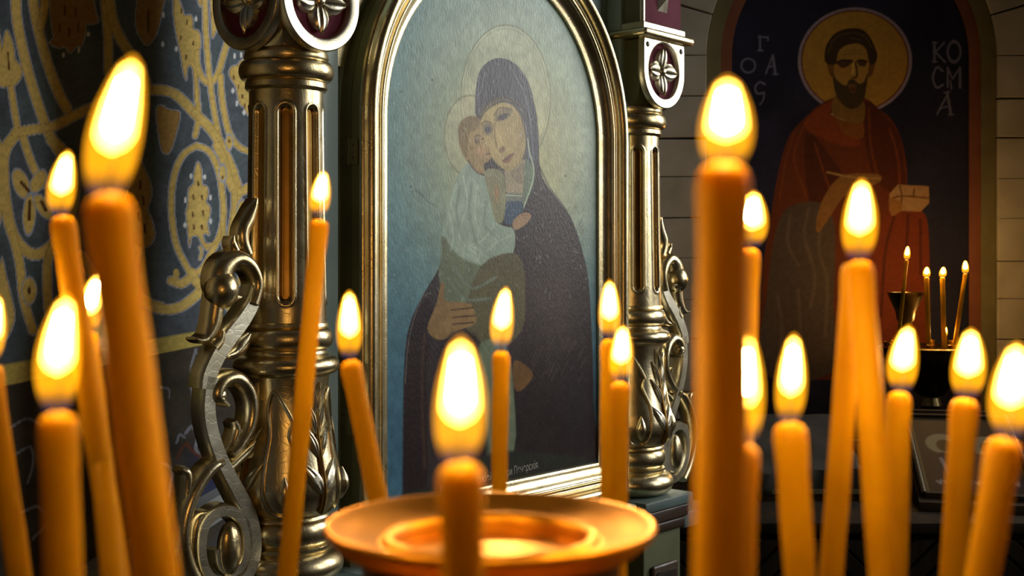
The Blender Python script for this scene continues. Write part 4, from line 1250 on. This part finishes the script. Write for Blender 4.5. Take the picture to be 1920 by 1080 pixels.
    p.fill(c6([(480, 860), (560, 832), (700, 842), (930, 872), (936, 1000), (160, 1100), (160, 1010), (330, 960)]), (36, 38, 33), 8, 0.9)
    # age: fine cracks, scratches, dull patches
    for _ in range(240):
        x, y = r_.uniform(725, 1115), r_.uniform(0, 560)
        l = r_.uniform(2, 9); q = r_.uniform(-1.2, 1.2)
        p.line([(x, y), (x + l * math.sin(q), y + l * math.cos(q))], (176, 186, 180), 0.5, 1.0, 0.30, 0)
    for x, y in ((752, 172), (810, 150), (770, 350), (905, 260), (1060, 330)): p.ell(x, y, 2, 1.6, (40, 44, 46), 1.5)
    p.line([(780, 355), (800, 375), (812, 384)], (48, 56, 56), 0.8, 1.2, 0.7)
    p.C *= 0.86 + 0.28 * vnoise(P * [1, 0.6], 7, 41)[:, None]
    p.C *= 0.9 + 0.2 * vnoise(P, 34, 42)[:, None]
    m = paint_mat('oil_paint_varnish', 0.36, 0.6, 330.0, 0.26, stretch=(1, 1, 0.45))
    o = painted_grid('icon_painting', V, nu, nv, p.C * ICON_GAIN, m)
    o.location = P0; o.rotation_euler = (0, 0, TH)
    tag(o, 'arched painted icon of a dark-robed mother holding a child, set in gilt frame', 'icon')
    # thickness of the board behind the paint
    pts = [(CIRC - AIN, ZB)] + [(CIRC - AIN * math.cos(t), ZS + AIN * math.sin(t)) for t in np.linspace(0, math.pi, 32)] + [(CIRC + AIN, ZB)]
    mm = len(pts)
    v = [(x, -0.0292, z) for x, z in pts] + [(x, -0.0311, z) for x, z in pts]
    obj('icon_board', (v, [tuple(range(mm)), tuple(range(mm, 2 * mm))] + [(i, (i + 1) % mm, mm + (i + 1) % mm, mm + i) for i in range(mm)]), M['wood_dark'], o, False)
    # inscription along the lower edge
    fc = bpy.data.curves.new('inscription', 'FONT')
    fc.body = 'Копія иконы Божіей Матери Печерскія.'
    fc.size = 0.0205
    fc.extrude = 0.0001
    t = bpy.data.objects.new('inscription_tmp', fc); COL.objects.link(t)
    dg = bpy.context.evaluated_depsgraph_get()
    me = bpy.data.meshes.new_from_object(t.evaluated_get(dg))
    bpy.data.objects.remove(t)
    sa, za = px_to_case(825, 925, WI); sb, zb = px_to_case(1010, 877, WI)
    x1 = max(v.co.x for v in me.vertices)
    k = (sb - sa) / x1
    me.transform(Matrix.Diagonal((k, 1, 1, 1)))
    me.transform(Matrix.Rotation(math.pi / 2, 4, 'X'))
    me.materials.append(noise_mat('inscription_paint', (0.34, 0.33, 0.28, 1), (0.48, 0.47, 0.40, 1), 30, 0.6))
    to = bpy.data.objects.new('inscription', me); COL.objects.link(to); to.parent = o
    to.location = (sa, -WI - 0.0004, za); to.rotation_euler = (0, -math.atan2(zb - za, sb - sa), 0)
ICON_GAIN = 2.15
icon_painting()

# ------------------------------------------------------------------ candles
def flame_mesh(base, tip, r, t0, t1, k, bend, n=14, m=16):
    """teardrop along base-tip; t0..t1 is the part of the height it fills, k its share of the full width"""
    base, tip = Vector(base), Vector(tip)
    ax = tip - base
    side = Vector((0, -1, 0)).cross(ax).normalized()
    T = [0, 0.06, 0.14, 0.25, 0.38, 0.52, 0.66, 0.80, 0.91, 0.97, 1.0]
    Rr = [0.46, 0.64, 0.80, 0.94, 1.0, 0.97, 0.86, 0.66, 0.46, 0.28, 0.06]
    v, f = [], []
    for i in range(m):
        q = i / (m - 1)
        t = t0 + (t1 - t0) * q
        rr = float(np.interp(t, T, Rr)) * r
        if k < 1:      # the core closes at both ends
            rr = min(rr * k, r * k * math.sqrt(max(1 - (2 * q - 1) ** 2, 0)) * 1.25)
            rr = max(rr, 0.0001)
        c = base + ax * t + side * (bend * ax.length * math.sin(math.pi * t) )
        for j in range(n):
            a = 2 * math.pi * j / n
            v.append(c + Vector((1, 0, 0)) * math.cos(a) * rr + Vector((0, 1, 0)) * math.sin(a) * rr)
    for i in range(m - 1):
        for j in range(n):
            q = (j + 1) % n
            f.append((i * n + j, i * n + q, (i + 1) * n + q, (i + 1) * n + j))
    f += [tuple(range(n)), tuple(range((m - 1) * n, m * n))]
    return (v, f)

def rel(vf, o):
    v, f = vf
    return ([Vector(p) - o for p in v], f)

def candle(label, top, bot, w, depth, flame=None, zbase=1.405, w_bot=None, group='beeswax candles in the brass stand', bend=0.0, seed=0):
    """top/bot: photo pixels of the axis at the wick and at the lower edge; w: width in pixels; flame: (base, tip, width)"""
    dt, db = depth if isinstance(depth, tuple) else (depth, depth)
    T = world_pt(top[0], top[1], dt)
    Bv = world_pt(bot[0], bot[1], db)
    k = (T.z - zbase) / (T.z - Bv.z)
    E = T + (Bv - T) * k
    r0 = w / 2 / FPX * dt
    r1 = (w_bot or w) / 2 / FPX * db
    r1 = r0 + (r1 - r0) * min(k, 1.6)
    root = empty('candle', E)
    tag(root, label, 'candle', group)
    rr = random.Random(seed)
    n = 14
    pts, rad = [], []
    ax = (E - T).normalized()
    L = (E - T).length
    for t, q in ((-0.35 * r0, 0.45), (-0.15 * r0, 0.80), (0.15 * r0, 1.0), (0.7 * r0, 1.07), (1.5 * r0, 1.04), (3.0 * r0, 0.97)):
        pts.append(T + ax * t); rad.append(r0 * q)
    for i in range(1, n + 1):
        t = i / n
        d = 3.0 * r0 + (L - 3.0 * r0) * t
        wob = Vector((rr.uniform(-1, 1), 0, 0)) * r0 * 0.03
        pts.append(T + ax * d + (wob if i < n else Vector())); rad.append((r0 + (r1 - r0) * t) * (1 + rr.uniform(-0.02, 0.02)))
    obj('wax_stick', rel(tube(pts, rad, 20), E), M['wax'], root)
    if flame:
        (fb, ft, fw) = flame
        FB_, FT_ = world_pt(fb[0], fb[1], dt), world_pt(ft[0], ft[1], dt)
        h = (FT_ - FB_)
        wk = [T - ax * (-0.2 * r0), T + (FB_ - T) * 0.6, FB_ + h * 0.10, FB_ + h * 0.26 + Vector((0.0004, 0, 0))]
        obj('wick', rel(tube(wk, [r0 * 0.13, r0 * 0.13, r0 * 0.11, r0 * 0.07], 8), E), M['wick'], root)
        fr = fw / 2 / FPX * dt
        fl = obj('flame', rel(flame_mesh(FB_, FT_, fr, 0.0, 1.0, 1.0, bend), E), M['flame'], root)
        obj('flame_body', rel(flame_mesh(FB_, FT_, fr, 0.31, 0.955, 0.76, bend), E), M['flame_body'], fl)
        obj('flame_core', rel(flame_mesh(FB_, FT_, fr, 0.42, 0.85, 0.44, bend), E), M['flame_core'], fl)
    return root, E, r1

stand_sockets = []
CANDLES = [
    ('thick blurred beeswax candle at left leaning right, tall slanting flame highest on left side', (203, 378), (293, 1080), 88, 0.235, ((197, 372), (250, 105), 98), 86, 0.02),
    ('thin beeswax candle left of the thick leaning one, flame level with its wick', (117, 412), (221, 1080), 44, 0.43, ((112, 404), (128, 282), 50), 44, 0.03),
    ('thin leaning beeswax candle with small slanted flame, passing behind the thick left candle', (165, 632), (213, 1080), 36, (0.47, 0.40), ((163, 628), (186, 509), 46), 50, 0.04),
    ('stout short upright beeswax candle near lower left corner with wide flame', (109, 785), (120, 1080), 70, 0.275, ((106, 772), (126, 552), 80), 68, 0.03),
    ('beeswax candle cut off by the left edge of the picture', (-20, 690), (36, 1080), 44, 0.42, ((-22, 682), (-6, 552), 48), 46, 0.0),
    ('slender beeswax candle leaning left in front of the gilded column', (599, 418), (539, 1080), 34, 0.55, ((598, 404), (607, 321), 38), 37, 0.02),
    ('thin beeswax candle behind the brass bowl, leaning left in front of the green boards', (657, 682), (738, 1080), 38, 0.49, ((655, 672), (655, 545), 46), 38, 0.0),
    ('short thick blurred beeswax candle in front of the brass bowl', (864, 882), (868, 1080), 84, 0.225, ((858, 872), (864, 632), 94), 80, -0.01),
    ('slim upright beeswax candle behind the bowl in front of the icon', (940, 664), (933, 1080), 31, 0.56, ((939, 654), (949, 538), 43), 30, 0.02),
    ('rear one of two close beeswax candles by the right edge of the gilt frame', (1143, 642), (1141, 1080), 33, 0.56, ((1143, 634), (1143, 525), 40), 33, 0.0),
    ('front one of two close beeswax candles by the right edge of the gilt frame', (1163, 722), (1157, 1080), 35, 0.50, ((1162, 714), (1168, 610), 44), 37, 0.0),
    ('thickest tall blurred beeswax candle right of the right column with round flame', (1357, 322), (1350, 1080), 96, 0.215, ((1358, 316), (1364, 145), 98), 108, -0.01),
    ('thin beeswax candle just right of the thickest tall candle, teardrop flame', (1404, 473), (1384, 1080), 41, 0.44, ((1407, 463), (1413, 358), 60), 42, 0.0),
    ('medium beeswax candle directly below and before the teardrop flame candle', (1390, 842), (1384, 1080), 65, 0.29, ((1392, 832), (1399, 622), 80), 62, 0.01),
    ('beeswax candle with wide rim standing left of the pair leaning together', (1481, 802), (1500, 1080), 60, 0.33, ((1479, 794), (1489, 626), 56), 53, 0.0),
    ('left candle of the pair leaning together, without a flame of its own', (1600, 500), (1559, 1080), 42, 0.40, None, 45, 0.0),
    ('right candle of the pair leaning together, carrying the tall flame', (1612, 497), (1657, 1080), 48, 0.36, ((1609, 486), (1616, 336), 64), 60, 0.0),
    ('thin beeswax candle right behind the pair leaning together with slanted flame', (1686, 742), (1681, 1080), 43, 0.43, ((1690, 734), (1704, 610), 56), 40, 0.03),
    ('beeswax candle second from the right edge below the small background candles', (1809, 756), (1787, 1080), 50, 0.39, ((1812, 746), (1821, 616), 62), 47, 0.0),
    ('beeswax candle at the right edge of the picture leaning down to the left', (1884, 832), (1842, 1080), 64, 0.305, ((1892, 820), (1907, 642), 78), 52, 0.02),
]
for i, (lab, top, bot, w, dep, fl, wb, bend) in enumerate(CANDLES):
    root, E, r1 = candle(lab, top, bot, w, dep, fl, 1.405, wb, bend=bend, seed=i)
    stand_sockets.append((E, r1))

# ---- brass stand that carries them, with the oil bowl in its middle
stand = empty('candle_stand', (0.0, 0.42, 0.0))
tag(stand, 'large brass candle stand with a wide oil bowl in the foreground', 'candle stand')
tz = 1.385
obj('tray', lathe([(0.02, tz - 0.012), (0.24, tz - 0.010), (0.270, tz + 0.002), (0.282, tz + 0.014), (0.285, tz + 0.014), (0.280, tz + 0.004), (0.262, tz - 0.002 + 0.004), (0.02, tz + 0.004)], 80), M['brass'], stand)
obj('stem', lathe([(0.05, 0.06), (0.045, 0.10), (0.025, 0.16), (0.022, 0.5), (0.034, 0.54), (0.034, 0.58), (0.022, 0.62), (0.020, 1.1), (0.035, 1.2), (0.05, 1.30), (0.10, tz - 0.012)], 32), M['brass'], stand)
obj('foot', lathe([(0.20, 0.0), (0.20, 0.02), (0.14, 0.045), (0.06, 0.07), (0.05, 0.075)], 40), M['brass'], stand)
for E, r in stand_sockets:
    rr_ = r + 0.0006
    o = obj('socket', lathe([(rr_, 0.002), (rr_, 0.020), (rr_ + 0.0012, 0.022), (rr_ + 0.0025, 0.021), (rr_ + 0.0022, 0.006), (rr_ + 0.004, 0.0), (rr_ + 0.004, -0.018), (0.001, -0.018), (0.001, 0.0)], 20, closed=False), M['brass'], stand)
    o.location = E - stand.location
bc = world_pt(920, 992, 0.365)
R0 = 310 / FPX * 0.365
# turned brass rim with a groove, over a cup coloured much darker
pr = [(0.76, -0.13), (0.86, -0.115), (0.95, -0.05), (0.99, -0.005), (1.0, 0.025), (0.985, 0.05), (0.93, 0.03), (0.82, -0.02), (0.71, -0.055), (0.665, -0.06), (0.645, -0.025), (0.605, -0.02), (0.58, -0.06), (0.555, -0.20), (0.42, -0.42), (0.05, -0.52)]
pr = [tuple(q) for q in arcp(pr, 4)]
o = obj('bowl_rim', lathe([(r * R0, z * R0) for r, z in pr], 72), M['brass'], stand)
o.location = bc - stand.location
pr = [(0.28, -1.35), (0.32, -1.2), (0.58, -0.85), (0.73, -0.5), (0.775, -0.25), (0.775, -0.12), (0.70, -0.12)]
o = obj('bowl_cup', lathe([(r * R0, z * R0) for r, z in [tuple(q) for q in arcp(pr, 4)]], 64, closed=False), M['cup_dark'], stand)
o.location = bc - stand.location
o = obj('bowl_stem', lathe([(0.018, tz), (0.012, tz + 0.02), (0.010, bc.z - 1.6 * R0), (0.30 * R0, bc.z - 1.33 * R0)], 24), M['brass'], stand)
o.location = (bc.x - stand.location.x, bc.y - stand.location.y, 0)

# ------------------------------------------------------------------ far stand with small candles in front of the fresco
YS = 4.6
fs = world_pt(1745, 655, YS)
far = empty('candle_stand', (fs.x, fs.y, 0))
tag(far, 'small dark bronze candle stand with a cup, before the fresco of the saint', 'candle stand')
R1 = 92 / FPX * YS
zt = fs.z
obj('tray', lathe([(0.01, zt - 0.17), (R1 * 0.25, zt - 0.165), (R1 * 0.45, zt - 0.13), (R1 * 0.75, zt - 0.07), (R1 * 0.95, zt - 0.02), (R1, zt), (R1 * 1.03, zt + 0.008), (R1 * 0.98, zt + 0.012), (R1 * 0.9, zt + 0.002), (0.01, zt - 0.004)], 48), M['bronze'], far)
obj('stem', lathe([(0.03, 0.05), (0.02, 0.2), (0.02, 0.7), (0.035, 0.75), (0.02, 0.8), (0.018, zt - 0.22), (0.04, zt - 0.20), (0.03, zt - 0.17)], 20), M['bronze'], far)
obj('foot', lathe([(0.17, 0.0), (0.17, 0.02), (0.08, 0.05), (0.03, 0.06)], 28), M['bronze'], far)
cp = world_pt(1698, 548, YS)
cu = obj('oil_cup', lathe([(0.012, zt), (0.010, cp.z - 0.16), (0.022, cp.z - 0.145), (0.014, cp.z - 0.12), (0.030, cp.z - 0.10), (0.036, cp.z - 0.07), (0.064, cp.z - 0.004), (0.067, cp.z), (0.062, cp.z), (0.030, cp.z - 0.06), (0.002, cp.z - 0.065)], 28), M['bronze'], far)
cu.location = (cp.x - fs.x, 0, 0)
for k in range(12):
    a = 2 * math.pi * k / 12 + 0.2
    o = obj('socket', lathe([(0.004, 0), (0.012, 0.006), (0.014, 0.022), (0.017, 0.026), (0.014, 0.027), (0.010, 0.018), (0.001, 0.016)], 12), M['brass'], far)
    o.location = (R1 * 0.84 * math.cos(a), R1 * 0.84 * math.sin(a), zt - 0.002)
for i, (lab, top, bot, ft, w, fw) in enumerate((
        ('small far candle leaning right beside the bronze cup, tallest of the four', (1700, 488), (1684, 640), (1702, 461), 7, 12),
        ('small far upright candle right of the bronze cup', (1737, 521), (1741, 645), (1738, 500), 9, 14),
        ('small far upright candle standing between two others on the bronze tray', (1767, 521), (1770, 645), (1769, 500), 9, 14),
        ('small far candle leaning right, rightmost on the bronze tray', (1810, 514), (1791, 640), (1810, 488), 8, 13),
        ('burnt-down candle stub at the foot of the middle small candles', (1771, 632), (1772, 650), (1773, 612), 9, 10))):
    candle(lab, top, bot, w, (YS - 0.06 + 0.02 * i), (top, ft, fw), zt + 0.004, w, 'small candles on the far stand', seed=40 + i)

# ------------------------------------------------------------------ dark chest, lectern and cloth in the shade at the right
CX0, CX1, CY0, CY1, CZ = 0.42, 2.05, 3.40, 4.32, 0.905
chest = empty('chest', ((CX0 + CX1) / 2, CY0, 0))
tag(chest, 'long dark wooden chest with herringbone plank front below the fresco', 'chest')
lx = lambda x: x - (CX0 + CX1) / 2
obj('chest_body', box(lx(CX0), lx(CX1), 0.02, CY1 - CY0, 0.0, CZ - 0.03, 0.003), M['wood_black'], chest, False)
obj('chest_top', box(lx(CX0) - 0.02, lx(CX1) + 0.02, -0.02, CY1 - CY0, CZ - 0.03, CZ, 0.006), M['wood_black'], chest)
# diagonal planks clipped to the front in panels
def clip(poly, axis, lim, keep_less):
    out = []
    for i in range(len(poly)):
        a, b = poly[i], poly[(i + 1) % len(poly)]
        ia = (a[axis] <= lim) if keep_less else (a[axis] >= lim)
        ib = (b[axis] <= lim) if keep_less else (b[axis] >= lim)
        if ia: out.append(a)
        if ia != ib:
            t = (lim - a[axis]) / (b[axis] - a[axis])
            out.append((a[0] + (b[0] - a[0]) * t, a[1] + (b[1] - a[1]) * t))
    return out
npan = 8
pw = (CX1 - CX0) / npan
for k in range(npan):
    xa, xb = CX0 + k * pw, CX0 + (k + 1) * pw
    sg = 1 if k % 2 else -1
    za, zb2 = 0.40, CZ - 0.05
    for j in range(-3, 12):
        z0_ = za + j * 0.066
        pl = [(xa, z0_ - (pw / 2) * sg), (xb, z0_ + (pw / 2) * sg), (xb, z0_ + (pw / 2) * sg + 0.058), (xa, z0_ - (pw / 2) * sg + 0.058)]
        pl = clip(clip(pl, 1, zb2, True), 1, za, False)
        if len(pl) < 3: continue
        bm = prism_xz([(lx(x), z) for x, z in pl], -0.004 - random.uniform(0, 0.004), 0.022, 0.003)
        obj('plank', bm, M['wood_black'], chest, False)

lec = empty('lectern', (1.365, 3.84, CZ), math.radians(-11.5))
tag(lec, 'dark sloping lectern on the chest at the right edge', 'lectern')
SL = math.atan2(0.19, 0.66)
def wedge(x0, x1, ya, yb, h0, h1):
    v = [(x0, ya, 0), (x1, ya, 0), (x1, yb, 0), (x0, yb, 0), (x0, ya, h0), (x1, ya, h0), (x1, yb, h1), (x0, yb, h1)]
    return (v, [(0, 1, 2, 3), (4, 5, 6, 7), (0, 1, 5, 4), (1, 2, 6, 5), (2, 3, 7, 6), (3, 0, 4, 7)])
obj('slope_body', wedge(-0.17, 0.17, -0.33, 0.33, 0.010, 0.195), M['wood_mid'], lec, False)
obj('back_rail', box(-0.175, 0.175, 0.32, 0.345, 0.0, 0.205, 0.004), M['wood_mid'], lec)
obj('front_lip', box(-0.175, 0.175, -0.345, -0.33, 0.0, 0.026, 0.003), M['wood_mid'], lec)

def print_icon():
    nu, nv = 90, 150
    W, H = 0.30, 0.56
    U, Vv = np.meshgrid(np.linspace(-W / 2, W / 2, nu), np.linspace(-H / 2, H / 2, nv))
    ca, sa = math.cos(SL), math.sin(SL)
    V3 = np.stack([U, Vv * ca, Vv * sa + 0.006], 2).reshape(-1, 3)
    P = np.stack([(U + W / 2) / W * 100, (H / 2 - Vv) / H * 180], 2).reshape(-1, 2)
    p = Paint(P, (30, 32, 40))
    p.fill([(6, 110), (94, 110), (94, 176), (6, 176)], (40, 26, 24), 3, smooth=0)
    for cx, cy in ((30, 66), (72, 70)):
        p.ell(cx, cy, 17, 24, (150, 146, 116), 2)
        p.ell(cx + 1, cy + 4, 8, 14, (70, 52, 36), 2)
        p.fill([(cx - 20, 120), (cx - 12, 92), (cx, 86), (cx + 12, 92), (cx + 20, 120), (cx + 18, 165), (cx - 18, 165)], (52, 36, 46), 2)
        p.line([(cx - 6, 100), (cx - 2, 140)], (150, 140, 150), 2, 2)
    for x0_ in range(14, 88, 7):
        p.line([(x0_, 150), (x0_ + 3, 156), (x0_ + 4, 148)], (160, 150, 150), 1.2, 1.2)
    p.line([(3, 3), (97, 3), (97, 177), (3, 177), (3, 3)], (110, 96, 60), 2, 1.5, smooth=0)
    o = painted_grid('printed_icon', V3, nu, nv, p.C * 0.5, paint_mat('printed_paper', 0.6, 0.05, 60, 0.2))
    o.matrix_world = Matrix.Translation(lec.location) @ Matrix.Rotation(math.radians(-11.5), 4, 'Z') @ Matrix.Translation((0, 0, 0.1045))
    tag(o, 'printed icon with pale haloes lying on the sloping lectern', 'icon')
    fr = empty('beaded_frame', (0, 0, 0), 0, o)
    T_ = lambda x, y, h: (x, y * ca - h * sa, y * sa + h * ca + 0.006)
    for (x0_, x1_, ya, yb) in ((-W / 2 - 0.012, -W / 2 + 0.006, -H / 2, H / 2), (W / 2 - 0.006, W / 2 + 0.012, -H / 2, H / 2), (-W / 2, W / 2, -H / 2 - 0.01, -H / 2 + 0.006), (-W / 2, W / 2, H / 2 - 0.006, H / 2 + 0.01)):
        bm = box(x0_, x1_, ya, yb, -0.006, 0.010, 0.002, 1)
        for v in bm.verts: v.co = Vector(T_(*v.co))
        obj('frame_bar', bm, M['wood_mid'], o)
    bead = bmesh.new(); bmesh.ops.create_icosphere(bead, subdivisions=1, radius=0.0048)
    b0 = obj('bead', bead, M['gild_pale'], fr)
    b0.location = T_(W / 2 + 0.003, -H / 2, 0.012)
    for side in (-1, 1):
        for k in range(44):
            if side == 1 and k == 0: continue
            b = b0.copy(); COL.objects.link(b); b.parent = fr
            b.location = T_(side * (W / 2 + 0.003), -H / 2 + H * k / 43, 0.012)
print_icon()

# cloth-covered low desk on the chest
def cloth_desk():
    root = empty('draped_desk', (0.86, 3.86, CZ))
    tag(root, 'low sloping desk under a grey cloth on the dark chest', 'desk')
    obj('desk_body', wedge(-0.15, 0.15, -0.16, 0.16, 0.08, 0.20), M['wood_dark'], root, False)
    nu, nv = 40, 40
    v, f = [], []
    for j in range(nv):
        for i in range(nu):
            x = -0.20 + 0.40 * i / (nu - 1); y = -0.20 + 0.39 * j / (nv - 1)
            cx_, cy_ = min(max(x, -0.156), 0.156), min(max(y, -0.166), 0.166)
            z = 0.085 + (cy_ + 0.16) / 0.32 * 0.12 + 0.004
            over = math.hypot(x - cx_, y - cy_)
            z -= over * 2.0
            px_ = cx_ + (x - cx_) * 0.25 + 0.006 * math.sin(y * 70) * (over > 0)
            py_ = cy_ + (y - cy_) * 0.25 + 0.006 * math.sin(x * 60) * (over > 0)
            z += 0.002 * math.sin(x * 40 + y * 22)
            v.append((px_, py_, max(z, 0.002)))
    for j in range(nv - 1):
        for i in range(nu - 1):
            f.append((j * nu + i, j * nu + i + 1, (j + 1) * nu + i + 1, (j + 1) * nu + i))
    c = obj('cloth', (v, f), M['cloth'], root)
    md = c.modifiers.new('thickness', 'SOLIDIFY'); md.thickness = 0.002
    obj('cloth_border', box(-0.15, 0.15, -0.174, -0.170, 0.020, 0.034), M['arch_olive'], root, False)
cloth_desk()
